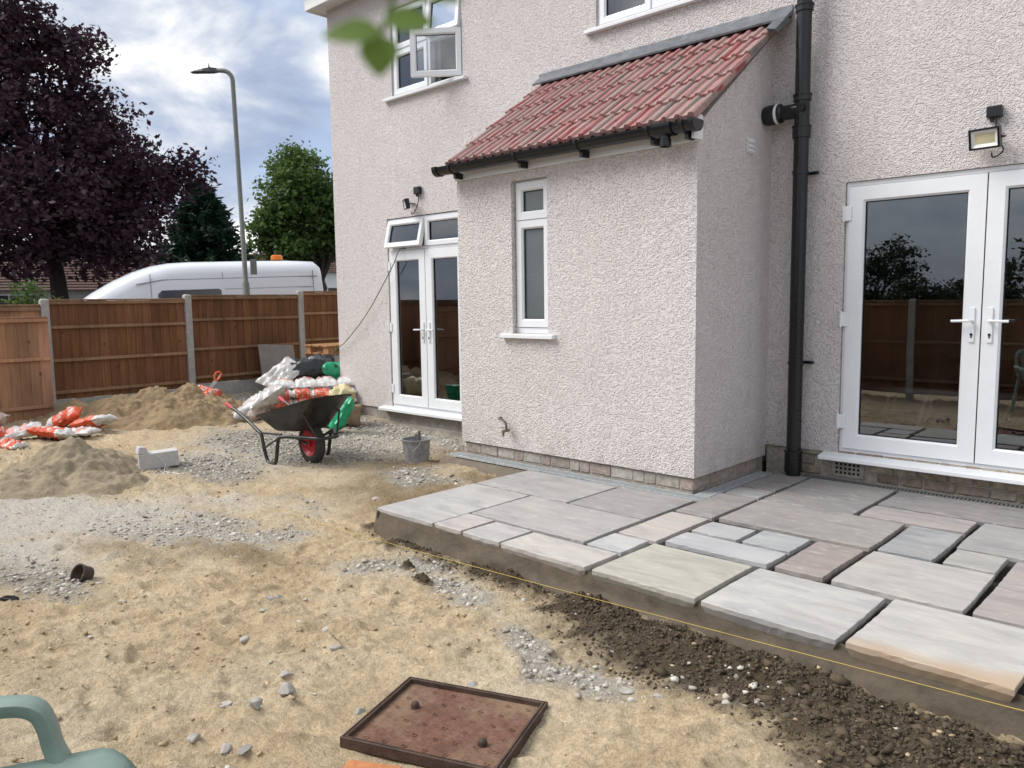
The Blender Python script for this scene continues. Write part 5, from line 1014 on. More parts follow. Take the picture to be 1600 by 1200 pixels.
tw = empty('trowel', (bx_+0.02, by_, bz+0.2), 'grey trowel handle sticking out of the bucket', 'trowel')
b = MB(); b.tube([(bx_+0.02, by_, bz+0.17), (bx_+0.03, by_+0.01, bz+0.25), (bx_+0.035, by_+0.01, bz+0.33)], [0.012, 0.017, 0.014], 10); b.build('handle', MT['cable'], tw, smooth=True)
b = MB(); b.prism([(-0.05, 0.12), (0.05, 0.12), (0.02, 0.23), (-0.02, 0.23)], lambda p, s_: (bx_-0.03+p[0], by_+0.03+0.003*s_, bz+0.06+p[1])); b.build('blade', MT['lead'], tw)
# ------------------------------------------------------------------ concrete block with a broken piece
cb = Vector((-4.68, -3.13, h1(-4.68, -3.13))); dirb = math.atan2(0.40, 0.12)
m4 = Matrix.Translation((cb.x, cb.y, cb.z+0.065)) @ Matrix.Rotation(dirb, 4, 'Z') @ Matrix.Rotation(rad(-3), 4, 'Y'); b = MB(); b.obox(m4, 0.175, 0.085, 0.075)
tag(b.build('concrete_block', MT['block'], None, bev=0.006), 'pale aerated concrete block lying on its side at the gravel edge', 'block')
b = MB(); m5 = m4 @ Matrix.Translation((-0.125, 0.0, 0.108)) @ Matrix.Diagonal((0.75, 0.8, 0.75, 1)) @ Matrix.Rotation(rad(12), 4, 'Y') @ Matrix.Rotation(rad(8), 4, 'Z'); b.add([m5 @ Vector(p) for p in ((-.075, -.09, -.05), (.06, -.095, -.04), (.085, .08, -.045), (-.07, .09, -.05), (-.065, -.075, .045), (.015, -.08, .05), (.03, .06, .035), (-.06, .08, .04))], [(3, 2, 1, 0), (4, 5, 6, 7), (0, 1, 5, 4), (1, 2, 6, 5), (2, 3, 7, 6), (3, 0, 4, 7)])
tag(b.build('block_offcut', MT['block'], None, bev=0.008), 'broken offcut resting on the end of the concrete block', 'block')
b = MB(); q0 = m4 @ Vector((-0.06, -0.02, 0.079)); q1 = m4 @ Vector((-0.02, -0.088, 0.077)); q2 = m4 @ Vector((0.05, -0.09, -0.05)); b.tube([q0, q1, q2, (q2.x+0.10, q2.y-0.06, h1(q2.x+.1, q2.y-.06)+0.004), (q2.x+0.35, q2.y-0.02, h1(q2.x+.35, q2.y-.02)+0.006)], 0.003, 5)
tag(b.build('cord', MT['white'], None), 'thin white cord hanging over the concrete block', 'cord')
# ------------------------------------------------------------------ rusty inspection cover
mc = empty('manhole_cover', (PLATE[0], PLATE[1], -0.19), 'rusty sunken manhole cover with two lifting bolts in the sand', 'manhole cover')
A_, B_, D_ = Vector((0.372, -4.135, -0.186)), Vector((0.952, -3.900, -0.186)), Vector((0.555, -4.605, -0.172))
U_, V_ = (B_-A_), (D_-A_); Lu, Lv = U_.length, V_.length; U_.normalize(); V_ = (V_-U_*V_.dot(U_)).normalized(); N_ = U_.cross(V_); N_ = N_ if N_.z > 0 else -N_
mm = Matrix((( U_.x, V_.x, N_.x, A_.x), (U_.y, V_.y, N_.y, A_.y), (U_.z, V_.z, N_.z, A_.z), (0, 0, 0, 1)))
Lu, Lv = 0.63, 0.53
def mring(b, x0, x1, y0, y1, prof):
    v = []; f = []; n = len(prof)
    for (i, z) in prof: v += [mm @ Vector(p) for p in ((x0+i, y0+i, z), (x1-i, y0+i, z), (x1-i, y1-i, z), (x0+i, y1-i, z))]
    for a in range(n):
        c = (a+1) % n
        for k in range(4): f.append((a*4+k, a*4+(k+1) % 4, c*4+(k+1) % 4, c*4+k))
    b.add(v, f)
b = MB(); mring(b, 0, Lu, 0, Lv, [(0, -0.03), (0.0, 0.008), (0.007, 0.010), (0.008, 0.004), (0.011, 0.004), (0.012, 0.010), (0.020, 0.008), (0.022, -0.026), (0.02, -0.03)]); b.build('frame', MT['iron'], mc)
b = MB(); gn = 60; v = []
for i in range(gn+1):
    for j in range(gn+1):
        x_, y_ = 0.02+(Lu-0.04)*i/gn, 0.02+(Lv-0.04)*j/gn; v.append(mm @ Vector((x_, y_, -0.013+0.004*fbm(np.array([x_*9]), np.array([y_*9]), 3, 4)[0])))
b.add(v, [(i*(gn+1)+j, (i+1)*(gn+1)+j, (i+1)*(gn+1)+j+1, i*(gn+1)+j+1) for i in range(gn) for j in range(gn)]); plate = b.build('plate', MT['rust'], mc, smooth=True)
b = MB()
for i in range(7):
    for j in range(6):
        if random.random() < 0.85:
            b.lathe([(0.012, 0.0), (0.011, 0.0025), (0.007, 0.0028), (0.0062, 0.0008)], mm @ Matrix.Translation((0.07+i*0.082+random.uniform(-.004, .004), 0.06+j*0.082, -0.011)), 10)
tag(b.build('stud_rings', MT['rust'], plate), kind='stuff')
for (x_, y_) in ((0.135, 0.20), (0.50, 0.36)):
    b = MB(); b.lathe([(0.018, -0.02), (0.018, 0.0), (0.015, 0.009), (0.008, 0.0135), (0.0, 0.0145)], mm @ Matrix.Translation((x_, y_, 0)), 14); b.build('lifting_bolt', MT['iron'], mc, smooth=True)
b = MB(); m6 = mm @ Matrix.Translation((0.19, Lv+0.10, -0.052)) @ Matrix.Rotation(rad(-8), 4, 'Z'); b.obox(m6, 0.10, 0.05, 0.03)
tag(b.build('brick', MT['clay'], None, bev=0.005), 'orange clay brick half buried beside the manhole cover', 'brick')
# ------------------------------------------------------------------ green plastic garden chair
def chair():
    r = empty('garden_chair', (0, 0, 0), 'green plastic garden chair cut off at the lower left corner', 'chair')
    m = MT['green_plastic']
    # seat: dished sheet with rolled front edge; local +x forward
    n = 18; v = []; hw = lambda t: 0.235+0.02*t
    for i in range(n+1):
        for j in range(n+1):
            t = i/n; s_ = -1+2*j/n; x_ = -0.20+0.50*t; rr = max(0, (t-0.82)/0.18); x_ -= 0.0; z = 0.525-0.025*(1-s_*s_)*(1-(2*t-1)**2)-0.05*rr**2-0.012*(1-t); wdt = hw(t)*(1-0.16*rr**2)
            v.append((x_, s_*wdt, z))
    b = MB(); b.add(v, [(i*(n+1)+j, (i+1)*(n+1)+j, (i+1)*(n+1)+j+1, i*(n+1)+j+1) for i in range(n) for j in range(n)]); s0 = b.build('seat', m, r, smooth=True); md = s0.modifiers.new('t', 'SOLIDIFY'); md.thickness = 0.006
    for k in range(5):
        b = MB(); b.tube([(0.20, -0.12+0.06*k, 0.508), (0.12, -0.12+0.06*k, 0.506)], 0.0015, 4); b.build('rib', m, s0)
    for sgn in (-1, 1):
        for (fx0, fz, xx) in ((0.20, 0.505, 0.27), (-0.19, 0.50, -0.27)):
            b = MB(); y_ = sgn*0.235; b.prism([(fx0-0.03, fz), (fx0+0.035, fz), (xx+0.028, 0.0), (xx-0.022, 0.0)], lambda p, s2: (p[0], y_+sgn*(0.0+0.045*(1-p[1]/0.52))+(s2-0.5)*0.03, p[1])); b.build('leg', m, r, bev=0.008)
        # arm: wide flat strap rising from the seat front, bending back to the backrest
        pth = spl([(0.135, sgn*0.24, 0.49), (0.105, sgn*0.268, 0.535), (0.09, sgn*0.28, 0.59), (0.068, sgn*0.287, 0.628), (0.02, sgn*0.29, 0.645), (-0.08, sgn*0.29, 0.645), (-0.18, sgn*0.275, 0.65), (-0.27, sgn*0.245, 0.655)], 7)
        b = MB(); v = []; K = len(pth)
        for i, p in enumerate(pth):
            t = (pth[min(i+1, K-1)]-pth[max(i-1, 0)]).normalized(); lat = Vector((0, 1, 0)); nn = t.cross(lat).normalized(); hwid = 0.038-0.003*math.sin(PI*i/K); th = 0.021
            for a in range(10):
                ang = 2*PI*a/10; ca, sa = math.cos(ang), math.sin(ang); v.append(p+lat*hwid*math.copysign(abs(ca)**0.6, ca)+nn*th*math.copysign(abs(sa)**0.7, sa))
        b.add(v, [(i*10+a, i*10+(a+1) % 10, (i+1)*10+(a+1) % 10, (i+1)*10+a) for i in range(K-1) for a in range(10)]+[tuple(range(10)), tuple(range((K-1)*10, K*10))]); b.build('armrest', m, r, smooth=True)
    b = MB(); pth = spl([(-0.20, -0.24, 0.52), (-0.27, -0.245, 0.65), (-0.33, -0.22, 0.82), (-0.35, -0.10, 0.88), (-0.355, 0, 0.89), (-0.35, 0.10, 0.88), (-0.33, 0.22, 0.82), (-0.27, 0.245, 0.65), (-0.20, 0.24, 0.52)], 6); b.tube(pth, 0.02, 8); b.build('back_frame', m, r, smooth=True)
    for k in range(6):
        y_ = -0.16+0.064*k; b = MB(); b.tube([(-0.20, y_, 0.50), (-0.275, y_*1.05, 0.65), (-0.345, y_, 0.87)], 0.013, 8); b.build('back_slat', m, r, smooth=True)
    return r
ch = chair(); ch.location = (1.0, -5.838, -0.195); ch.rotation_euler = (0, 0, rad(60))
# ------------------------------------------------------------------ pipe offcut and scrap
b = MB(); pm = Matrix.Translation((-2.03, -4.66, h1(-2.03, -4.66)+0.035)) @ Matrix.Rotation(rad(-75), 4, 'Z') @ Matrix.Rotation(rad(62), 4, 'Y') 
b.lathe([(0.055, -0.03), (0.055, 0.025), (0.060, 0.025), (0.060, 0.04), (0.051, 0.04), (0.051, -0.03), (0.055, -0.03)], pm, 24); tag(b.build('pipe_offcut', simple('brown_plastic', (0.045, 0.033, 0.026), 0.45), None, smooth=True), 'short brown-black plastic pipe offcut lying on the sand', 'pipe')
b = MB(); pm = Matrix.Translation((-1.99, -5.05, h1(-1.99, -5.05)+0.012)) @ Matrix.Rotation(rad(30), 4, 'Z'); b.prism([(-0.05, -0.02), (0.04, -0.028), (0.055, 0.01), (0.0, 0.03), (-0.045, 0.02)], lambda p, s_: pm @ Vector((p[0], p[1], 0.02*s_-0.01)))
tag(b.build('plastic_scrap', MT['black'], None, bev=0.004), 'small dark scrap near the left edge of the sand', 'scrap')
# ------------------------------------------------------------------ cable from the open fanlight
b = MB(); b.tube(spl([(-4.72, 0.06, 2.08), (-4.76, -0.05, 2.06), (-4.90, -0.06, 1.86), (-5.45, -0.05, 1.30), (-5.95, -0.05, 0.92), (-6.25, -0.03, 0.78), (-6.5, 0.05, 0.62), (-6.62, -0.05, 0.55)], 8), 0.006, 6)
tag(b.build('cable', MT['cable'], None, smooth=True), 'thin brown cable running from the open fanlight to the house corner', 'cable')
# ------------------------------------------------------------------ lamp column
lc = empty('street_lamp', (-11.14, 1.3, -0.1), 'tall grey street lamp with a flat dark lantern behind the fence', 'street lamp')
R2 = Vector((0.60, 0.80, 0)); L0 = Vector((-11.12, 1.3, -0.1))
b = MB(); top = Vector((-11.62, 1.47, 5.72)); b.tube([L0, L0.lerp(top, 0.33), L0.lerp(top, 0.34), L0.lerp(top, 0.97)]+[top+Vector((-0.16*(1-math.cos(a_)), -0.125*(1-math.cos(a_)), -0.03+0.2*math.sin(a_))) for a_ in np.linspace(0.05, PI/2, 9)]+[top+Vector((-0.27, -0.21, 0.18))], [0.07, 0.066, 0.046, 0.042]+[0.042]*9+[0.038], 14); b.build('column', MT['post'], lc, smooth=True)
hd = top+Vector((-0.27, -0.21, 0.18)); dr = Vector((-0.55, -0.44, -0.02)).normalized(); lt = Vector((-dr.y, dr.x, 0)).normalized()
b = MB(); v = []
for (t, w_, zt, zb) in ((-0.05, 0.04, 0.035, -0.04), (0.08, 0.08, 0.055, -0.035), (0.22, 0.10, 0.035, -0.022), (0.40, 0.09, 0.008, -0.016), (0.48, 0.06, -0.006, -0.016)):
    c = hd+dr*t; v += [c-lt*w_+Vector((0, 0, zb)), c+lt*w_+Vector((0, 0, zb)), c+lt*w_*0.75+Vector((0, 0, zt)), c-lt*w_*0.75+Vector((0, 0, zt))]
b.add(v, [(i*4+k, i*4+(k+1) % 4, i*4+4+(k+1) % 4, i*4+4+k) for i in range(4) for k in range(4)]+[(0, 1, 2, 3), (16, 17, 18, 19)]); b.build('lantern', MT['lamp'], lc, bev=0.008)
b = MB(); c = hd+dr*0.12; b.tube([c+Vector((0, 0, 0.06)), c+Vector((0, 0, 0.14))], [0.02, 0.006], 8); b.build('photocell', MT['lamp'], lc)
b = MB(); sb = L0.lerp(top, 0.385); b.obox(Matrix.Translation(sb+Vector((0.10, 0.13, 0))) @ Matrix.Rotation(rad(55), 4, 'Z'), 0.06, 0.015, 0.15); b.build('plate', MT['post'], lc)
# ------------------------------------------------------------------ van: cross sections along its length, local x forward, y left, z up
def van():
    r = empty('white_van', (0, 0, 0), 'white high-roof van with amber roof beacon parked behind the fence', 'van')
    st = [(-2.75, 0.86, 2.30, 0.55, 1.05), (-2.72, 0.92, 2.44, 0.42, 1.10), (-2.60, 0.96, 2.53, 0.38, 1.1), (-2.0, 0.98, 2.56, 0.36, 1.1), (0.0, 0.98, 2.565, 0.36, 1.1), (0.45, 0.98, 2.545, 0.37, 1.1), (0.80, 0.97, 2.49, 0.42, 1.1), (1.15, 0.96, 2.38, 0.46, 1.1), (1.55, 0.95, 2.20, 0.50, 1.1), (1.95, 0.93, 1.97, 0.50, 1.08), (2.20, 0.92, 1.80, 0.5, 1.05), (2.60, 0.91, 1.42, 0.5, 1.05), (2.80, 0.90, 1.22, 0.45, 1.0), (3.10, 0.86, 1.05, 0.36, 0.92), (3.25, 0.76, 0.88, 0.3, 0.8)]
    ns = 26; v = []
    for (x_, w_, h_, rr, zw) in st:
        sec = []
        zt = h_; rr = min(rr, 0.4*(h_-0.35))
        for k in range(ns):
            u = k/(ns-1); 
            a = -1+2*u; s_ = 1 if a > 0 else -1; a = abs(a)                       # 0 roof centre .. 1 sill
            if a < 0.35: y_ = a/0.35*(w_-rr); z = zt-0.03*(a/0.35)**2
            elif a < 0.6: th = (a-0.35)/0.25*PI/2; y_ = w_-rr+rr*math.sin(th); z = zt-0.03-rr*0.75+rr*0.75*math.cos(th)
            else: t = (a-0.6)/0.4; z1_ = zt-0.03-rr*0.75; z = z1_+(0.35-z1_)*t; y_ = w_+0.03*math.sin(t*PI)
            sec.append((x_, s_*y_, z))
        v += sec
    F = [(i*ns+k, (i+1)*ns+k, (i+1)*ns+k+1, i*ns+k+1) for i in range(len(st)-1) for k in range(ns-1)]; F += [tuple(range(ns)), tuple(reversed(range((len(st)-1)*ns, len(st)*ns)))]
    F += [(i*ns, i*ns+ns-1, (i+1)*ns+ns-1, (i+1)*ns) for i in range(len(st)-1)]
    b = MB(); b.add(v, F); body = b.build('body', MT['van'], r, smooth=True)
    def sidepatch(name, poly, m, off=0.004, s_=1, parent=r):
        def Y(z): return 0.982+0.028*math.sin(max(0, min(1, (2.2-z)/1.85))*PI)
        b = MB(); vv = [(p[0], s_*(Y(p[1])+off), p[1]) for p in poly]; n_ = len(vv); b.add(vv+[(p[0], p[1]-s_*0.03, p[2]) for p in vv], [tuple(range(n_)), tuple(reversed(range(n_, 2*n_)))]+[(i, (i+1) % n_, n_+(i+1) % n_, n_+i) for i in range(n_)]); return b.build(name, m, parent)
    for s_ in (1, -1):
        sidepatch('side_window', [(-0.55, 1.22), (0.62, 1.22), (0.70, 1.28), (0.70, 1.87), (0.62, 1.95), (-0.50, 1.95), (-0.55, 1.91)], MT['vanglass'], 0.004, s_)
        sidepatch('door_window', [(0.98, 1.24), (2.05, 1.24), (1.85, 1.50), (1.55, 1.72), (1.15, 1.83), (0.98, 1.80)], MT['vanglass'], -0.035, s_)
        for poly in ([(-2.6, 2.16), (0.6, 2.16), (1.1, 2.08), (1.1, 2.095), (0.6, 2.175), (-2.6, 2.175)], [(-2.5, 1.93), (-0.62, 1.93), (-0.62, 1.942), (-2.5, 1.942)], [(0.82, 0.5), (0.832, 0.5), (0.832, 2.3), (0.82, 2.3)], [(-0.60, 0.5), (-0.588, 0.5), (-0.588, 2.3), (-0.6, 2.3)], [(-2.52, 0.5), (-2.51, 0.5), (-2.51, 2.3), (-2.52, 2.3)]): sidepatch('panel_seam', poly, MT['vanseam'], 0.0015, s_)
        for wx_ in (2.15, -1.55):
            b = MB(); b.lathe([(0.0, -0.1), (0.20, -0.1), (0.22, -0.12), (0.32, -0.11), (0.34, -0.05), (0.34, 0.05), (0.32, 0.1), (0, 0.1)], Matrix.Translation((wx_, s_*0.88, 0.34)) @ Matrix.Rotation(PI/2*s_, 4, 'X'), 28); b.build('wheel', MT['tyre'], r, smooth=True)
        b = MB(); b.box(1.55, 1.72, s_*1.0-0.02, s_*1.0+s_*0.22 if s_ > 0 else -0.98, 1.15, 1.45) if s_ > 0 else b.box(1.55, 1.72, -1.22, -1.0, 1.15, 1.45); b.build('mirror', MT['black'], r, bev=0.02)
        b = MB(); b.box(2.9, 3.12, s_*0.72-0.12, s_*0.72+0.12, 0.78, 1.0); b.build('headlight', MT['vanglass'], r, bev=0.03)
    b = MB(); 
    ws = [(2.16, 0.74, 1.80), (2.74, 0.80, 1.25)]; vv = []
    for (x_, w_, z) in ws:
        for k in range(9): y_ = w_*(-1+k/4); vv.append((x_-0.10*(k/4-1)**2+0.03, y_, z+0.035))
    b.add(vv, [(k, k+1, 9+k+1, 9+k) for k in range(8)]); wsn = b.build('windscreen', MT['vanglass'], r, smooth=True); md = wsn.modifiers.new('t', 'SOLIDIFY'); md.thickness = 0.02
    b = MB(); b.lathe([(0.0, 0.13), (0.06, 0.13), (0.085, 0.105), (0.09, 0.0)], Matrix.Translation((-1.85, 0.35, 2.55)) @ Matrix.Diagonal((1.5, 1.0, 1.0, 1)), 20); b.build('beacon', MT['amber'], r, smooth=True)
    b = MB(); b.lathe([(0.10, 0.0), (0.10, -0.03)], Matrix.Translation((-1.85, 0.35, 2.565)) @ Matrix.Diagonal((1.5, 1.0, 1.0, 1)), 20); b.build('beacon_base', MT['black'], r)
    b = MB(); b.tube([(1.12, 0.4, 2.36), (0.82, 0.4, 2.62)], [0.012, 0.005], 6); b.build('aerial', MT['black'], r)
    return r
vn = van(); VA = math.atan2(-0.93, -0.36)          # heading: towards the left of the picture, a little towards us
vn.location = (-14.35, 1.72, -0.20); vn.rotation_euler = (0, rad(1.6), VA)
# ------------------------------------------------------------------ houses across the street
def far_house(name, loc, rz, w, d, h, rh, wallm, roofm, label, wins=(), chim=None):
    r = empty(name, loc, label, 'house'); L = Vector(loc); M4 = Matrix.Translation(L) @ Matrix.Rotation(rz, 4, 'Z')
    def bx(nm, m, x0, x1, y0, y1, z0, z1, par=r):
        b = MB(); b.box(x0, x1, y0, y1, z0, z1); b.v = [tuple(M4 @ Vector(p)) for p in b.v]; return b.build(nm, MT[m], par)
    bx('wall', wallm, -w/2, w/2, -d/2, d/2, -0.3, h)
    b = MB(); b.prism([(-d/2-0.35, h-0.1), (0, h+rh), (d/2+0.35, h-0.1)], lambda p, s_: M4 @ Vector((-w/2-0.3 if s_ == 0 else w/2+0.3, p[0], p[1]))); rf = b.build('roof', MT[roofm], r)
    n = int((math.hypot(d/2+.35, rh+.1))/0.3)
    for i in range(n):
        t = i/n; b = MB(); yy = -(d/2+0.35)*(1-t); z = h-0.1+(rh+0.1)*t; b.box(-w/2-0.3, w/2+0.3, yy-0.02, yy+0.02, z, z+0.035); b.v = [tuple(M4 @ Vector(p)) for p in b.v]; b.build('tile_course', MT[roofm], rf)
    if chim: bx('chimney', 'wallfar', chim[0]-0.4, chim[0]+0.4, chim[1]-0.3, chim[1]+0.3, h+rh*0.3, chim[2], rf)
    for (x0, z0, ww, hh) in wins:
        f = bx('window', 'white', x0-ww/2, x0+ww/2, -d/2-0.05, -d/2+0.01, z0, z0+hh); 
        for k in range(2): bx('pane', 'vanglass', x0-ww/2+0.06+k*(ww/2-0.03), x0-0.03+k*(ww/2-0.03), -d/2-0.06, -d/2-0.045, z0+0.06, z0+hh-0.06, f)
far_house('bungalow', (-31.0, 7.2, -0.2), rad(63), 13.5, 8.0, 2.3, 1.5, 'wallfar', 'tile_brown', 'low brown-roofed house with a grey chimney behind the van', ((-4, 1.0, 1.6, 1.1), (1, 1.0, 1.6, 1.1)), (-1.2, 0.5, 6.1))
far_house('white_house', (-46, 26.5, -0.2), rad(60), 9, 7, 3.8, 1.8, 'white', 'tile_brown', 'pale rendered house far off between the green tree and the corner', ((-3.2, 1.4, 1.5, 1.3), (-0.6, 1.4, 1.5, 1.3), (2.2, 1.4, 1.5, 1.3)))
# ------------------------------------------------------------------ trees
def leaves(name, C_, R_, N, size, m, parent, loc, aspect=0.6, shell=0.55, droop=0.0, seed=0):
    rg = np.random.default_rng(seed); C_ = np.array(C_, float); R_ = np.array(R_, float); w = R_**2; idx = rg.choice(len(C_), N, p=w/w.sum())
    d = rg.normal(size=(N, 3)); d /= np.linalg.norm(d, axis=1)[:, None]; rr = (shell+(1-shell)*rg.random(N))**0.8*(1+0.16*rg.normal(size=N))
    # gather leaves into sprays so that gaps open between them
    K = max(60, N//38); a = rg.integers(0, K, N); sd = rg.normal(size=(K, 3)); sd /= np.linalg.norm(sd, axis=1)[:, None]; sr = (shell*0.5+(1-shell*0.5)*rg.random(K))**0.6*(1+0.10*rg.normal(size=K)); si = rg.choice(len(C_), K, p=w/w.sum())
    P = C_[si[a]]+sd[a]*(sr[a]*R_[si[a]])[:, None]*np.array([1, 1, 0.92])+rg.normal(size=(N, 3))*size*np.array([2.6, 2.6, 1.7])
    P[:, 2] -= droop*rg.random(N)
    u = rg.normal(size=(N, 3)); u[:, 2] *= 0.6; u /= np.linalg.norm(u, axis=1)[:, None]; t = rg.normal(size=(N, 3)); v = np.cross(u, t); v /= np.linalg.norm(v, axis=1)[:, None]
    s = size*(0.5+1.0*rg.random(N)**1.3)[:, None]; q = np.cross(u, v)*s*0.15
    V = np.stack([P-u*s, P+v*s*aspect+q, P+u*s, P-v*s*aspect+q], 1).reshape(-1, 3); F = np.arange(4*N).reshape(-1, 4)
    return npmesh(name, V, F, m, parent, loc=loc)
def limb(b, p0, p1, r0, r1, bend, rg, n=6):
    p0, p1 = Vector(p0), Vector(p1); o = Vector((rg.uniform(-1, 1), rg.uniform(-1, 1), rg.uniform(0, 1)))*bend
    b.tube([p0.lerp(p1, t)+o*math.sin(PI*t) for t in np.linspace(0, 1, n)], [r0+(r1-r0)*t for t in np.linspace(0, 1, n)], 8, True)
def tree(name, base, clumps, N, size, m, label, trunk_r, fork, seed, group=None, shell=0.5, cat='tree', dd=0.0):
    r = empty(name, base, label, cat, group); rg = random.Random(seed); C_ = [c[:3] for c in clumps]; R_ = [c[3] for c in clumps]
    b = MB(); f = Vector(fork); limb(b, base, f, trunk_r, trunk_r*0.7, 0.15, rg)
    for c in clumps:
        e = Vector(c[:3]); limb(b, f, e, trunk_r*0.5, 0.03, 0.3, rg)
        for k in range(4):
            o = Vector((rg.gauss(0, 1), rg.gauss(0, 1), rg.gauss(0.3, 0.8))).normalized()*c[3]*0.85; limb(b, f.lerp(e, rg.uniform(0.6, 1)), e+o, 0.04, 0.012, 0.15, rg, 4)
    b.build('trunk', MT['bark'], r, smooth=True); leaves('crown', C_, R_, N, size, MT[m], r, base, shell=shell, seed=seed, droop=dd); return r
fd = Vector((-0.964, 0.266, 0)); rd = Vector((0.266, 0.964, 0)); pb = Vector((-19.57, 0.31, 2.07)); q = 0.0164; cl = []
for (px_, py_, r_, dep) in ((60, 250, 125, 0), (160, 250, 78, -.5), (225, 255, 52, 0), (190, 305, 55, .5), (75, 110, 80, 0), (120, 70, 45, .4), (15, 340, 100, .5), (130, 350, 90, -1), (-50, 200, 130, 0), (45, 20, 60, 0), (222, 325, 30, .3), (135, 165, 62, .6), (-70, 330, 110, 0), (165, 375, 45, 0.3), (60, 330, 100, -1.5), (268, 232, 28, 0), (285, 255, 18, 0), (20, 60, 70, .8)):
    c = pb+rd*((px_-60)*q)+Vector((0, 0, (440-py_)*q))+fd*dep; cl.append((c.x, c.y, c.z, r_*q))
tree('purple_tree', (-19.6, 0.5, -0.3), cl, 52000, 0.075, 'leaf_purple', 'large dark purple-leaved tree filling the upper left', 0.26, (-19.6, 0.5, 2.6), 5, dd=0.3)
fd = Vector((-0.83, 0.55, 0)); rd = Vector((0.55, 0.83, 0)); pb = Vector((-23.9, 10.3, 4.95)); q = 0.0246; cl = []
for (px_, py_, r_, dep) in ((455, 300, 55, 0), (428, 335, 40, .3), (492, 325, 50, 0), (458, 262, 34, 0), (418, 372, 34, 0), (500, 375, 38, .4), (465, 385, 42, .5), (440, 390, 34, -.3), (520, 300, 35, .4), (535, 350, 40, 0), (405, 345, 20, 0)):
    c = pb+rd*((px_-455)*q)+Vector((0, 0, (330-py_)*q))+fd*dep; cl.append((c.x, c.y, c.z, r_*q))
tree('green_tree', (-23.2, 10.75, -0.3), cl, 30000, 0.085, 'leaf_green', 'round green broadleaf tree behind the van beside the house corner', 0.17, (-23.2, 10.75, 2.2), 9)
# conifer
def conifer(base, top, rad_, N, seed):
    r = empty('conifer', base, 'dark green conifer between the purple tree and the lamp column', 'tree'); rg = np.random.default_rng(seed)
    b = MB(); b.tube([base, (base[0], base[1], top-0.4)], [0.2, 0.03], 8); b.build('trunk', MT['bark'], r)
    K = N//40; V = []; t = rg.random(K)**0.75; az = rg.random(K)*2*PI; z = base[2]+0.6+(top-base[2]-0.7)*t; L = rad_*(1-t)**0.8*(0.75+0.5*rg.random(K))+0.15
    n = 40; u = rg.random((K, n))**0.6; out = u*L[:, None]; drp = -0.25*out+0.22*out**2/np.maximum(L[:, None], .1)
    P = np.stack([base[0]+np.cos(az)[:, None]*out, base[1]+np.sin(az)[:, None]*out, z[:, None]+drp+0.35*out*0.6], 2)+rg.normal(size=(K, n, 3))*0.07
    D_ = np.stack([np.cos(az)[:, None]+0.6*rg.normal(size=(K, n)), np.sin(az)[:, None]+0.6*rg.normal(size=(K, n)), 0.25+0.5*rg.normal(size=(K, n))], 2); D_ /= np.linalg.norm(D_, axis=2)[..., None]
    W = np.cross(D_, rg.normal(size=(K, n, 3))); W /= np.linalg.norm(W, axis=2)[..., None]; s = 0.15*(0.6+0.7*rg.random((K, n, 1)))
    V = np.stack([P-D_*s, P+W*s*0.28, P+D_*s, P-W*s*0.28], 2).reshape(-1, 3); npmesh('crown', V, np.arange(len(V)).reshape(-1, 4), MT['leaf_conifer'], r, loc=base)
conifer((-23.75, 6.45, -0.3), 5.6, 2.1, 24000, 3)
# shrub and hedge behind the fence
tree('shrub', (-15.6, -1.4, -0.3), [(-15.6, -1.2, 1.5, 0.45), (-15.5, -1.6, 1.3, 0.4)], 1500, 0.04, 'leaf_green', 'small loose shrub behind the fence left of the van', 0.04, (-15.6, -1.4, 0.8), 15, cat='shrub')
# trees mirrored in the door glass, standing beyond the back fence
for i, (x_, y_, h_, r_) in enumerate(((0.6, -12.5, 2.5, 1.0), (-1.8, -13.0, 1.7, 0.9), (3.2, -11.8, 3.6, 1.2), (-4.6, -15, 2.3, 1.1), (5.8, -12, 3.8, 1.4), (-8, -16, 2.2, 1.2))):
    rg = random.Random(i); cl = [(x_+rg.uniform(-.9, .9), y_+rg.uniform(-.9, .9), h_*f_, r_*rg.uniform(.5, .8)) for f_ in (0.45, 0.6, 0.75, 0.8, 0.95)]
    tree('garden_tree', (x_, y_, -0.3), cl, 11000, 0.045, 'leaf_dark', 'dark leafy tree beyond the back fence, seen mirrored in the door glass', 0.09, (x_, y_, h_*0.35), 40+i, 'trees beyond the back fence')
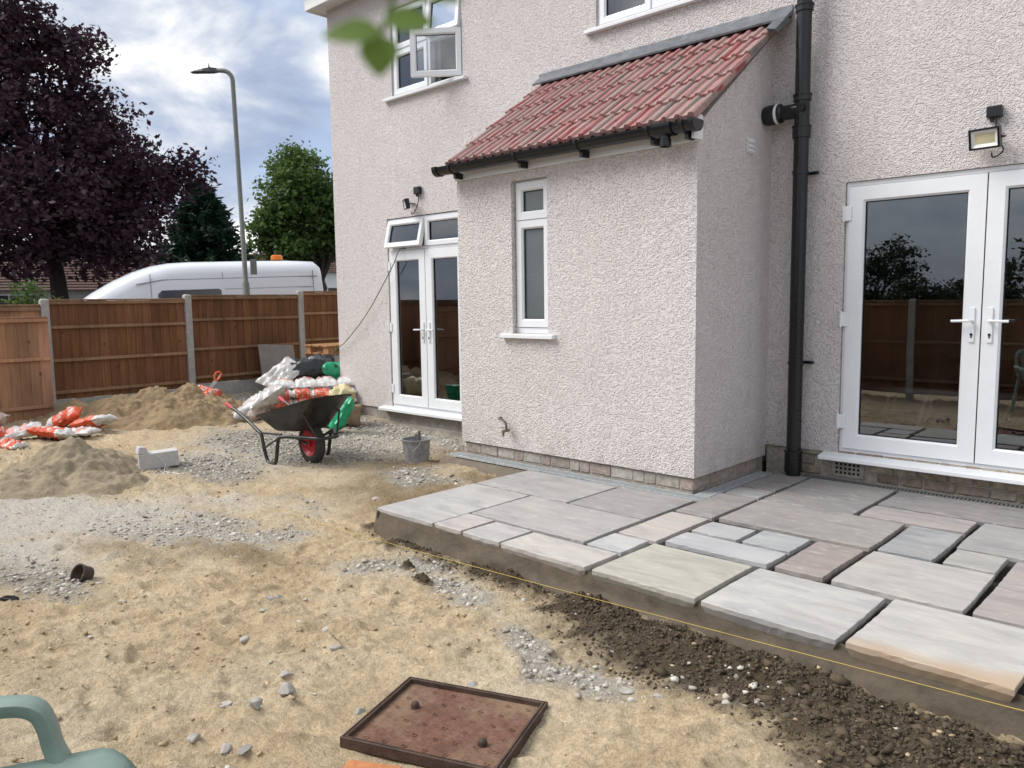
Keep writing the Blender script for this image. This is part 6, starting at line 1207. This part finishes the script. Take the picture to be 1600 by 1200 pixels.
# ------------------------------------------------------------------ overhanging sprig close to the lens
tb = Vector((3.9, -6.75, -0.2)); st_ = empty('young_tree', tb, 'young tree whose blurred green leaves hang into the top of the picture', 'tree')
tp = spl([tb, (3.88, -6.74, 0.9), (3.75, -6.66, 1.75), (3.35, -6.38, 2.08), (2.92, -6.08, 1.84)], 8)
b = MB(); b.tube(tp, [0.028-0.0245*(i/(len(tp)-1))**0.8 for i in range(len(tp))], 8); b.build('trunk', MT['bark'], st_, smooth=True)
tp = spl([(2.92, -6.08, 1.84), (2.79, -6.0, 1.62), (2.7599, -6.0190, 1.5112), (2.7599, -6.0247, 1.4982)], 8)
b = MB(); b.tube(tp, [0.0032-0.0027*(i/(len(tp)-1))**0.35 for i in range(len(tp))], 8); b.build('twig', MT['leaf_bright'], st_, smooth=True)
def leafblade(p, d, nrm, L, W):
    p, d, nrm = Vector(p), Vector(d).normalized(), Vector(nrm); s_ = d.cross(nrm).normalized(); nrm = s_.cross(d); n = 8; v = []
    for i in range(n+1):
        t = i/n; w = W*math.sin(PI*t**0.8)**0.9; c = p+d*L*t-nrm*0.12*L*t*t; v += [c-s_*w+nrm*0.15*w, c, c+s_*w+nrm*0.15*w]
    b = MB(); b.add(v, [(i*3+k, i*3+k+1, i*3+4+k, i*3+3+k) for i in range(n) for k in range(2)]); return b.build('leaf', MT['leaf_bright'], st_, smooth=True)
for (p, dx, dy, L, W) in (((2.7606, -6.0251, 1.4964), -0.95, -0.02, 0.020, 0.0056), ((2.7603, -6.0254, 1.4961), -0.05, -0.9, 0.014, 0.0062), ((2.7606, -6.0244, 1.4990), 0.85, 0.12, 0.017, 0.0060), ((2.7611, -6.0175, 1.5062), 0.8, 0.3, 0.015, 0.0040), ((2.7599, -6.0204, 1.5062), -0.5, 0.2, 0.010, 0.003), ((2.7629, -6.0118, 1.5083), 0.9, -0.1, 0.012, 0.0036)):
    d = rt*dx+up*dy+fw*random.uniform(-.3, .3); leafblade(p, d, -fw+up*0.5, L*0.76, W*0.82)
for k in range(26):
    t = random.random(); p = Vector((3.75, -6.66, 1.75)).lerp(Vector((2.95, -6.10, 1.95)), t)+Vector((random.uniform(-.12, .12), random.uniform(-.12, .12), random.uniform(0.0, .2)))
    leafblade(p, (random.uniform(-1, 1), random.uniform(-1, 1), random.uniform(-.6, .3)), (0, 0, 1), 0.045, 0.012)
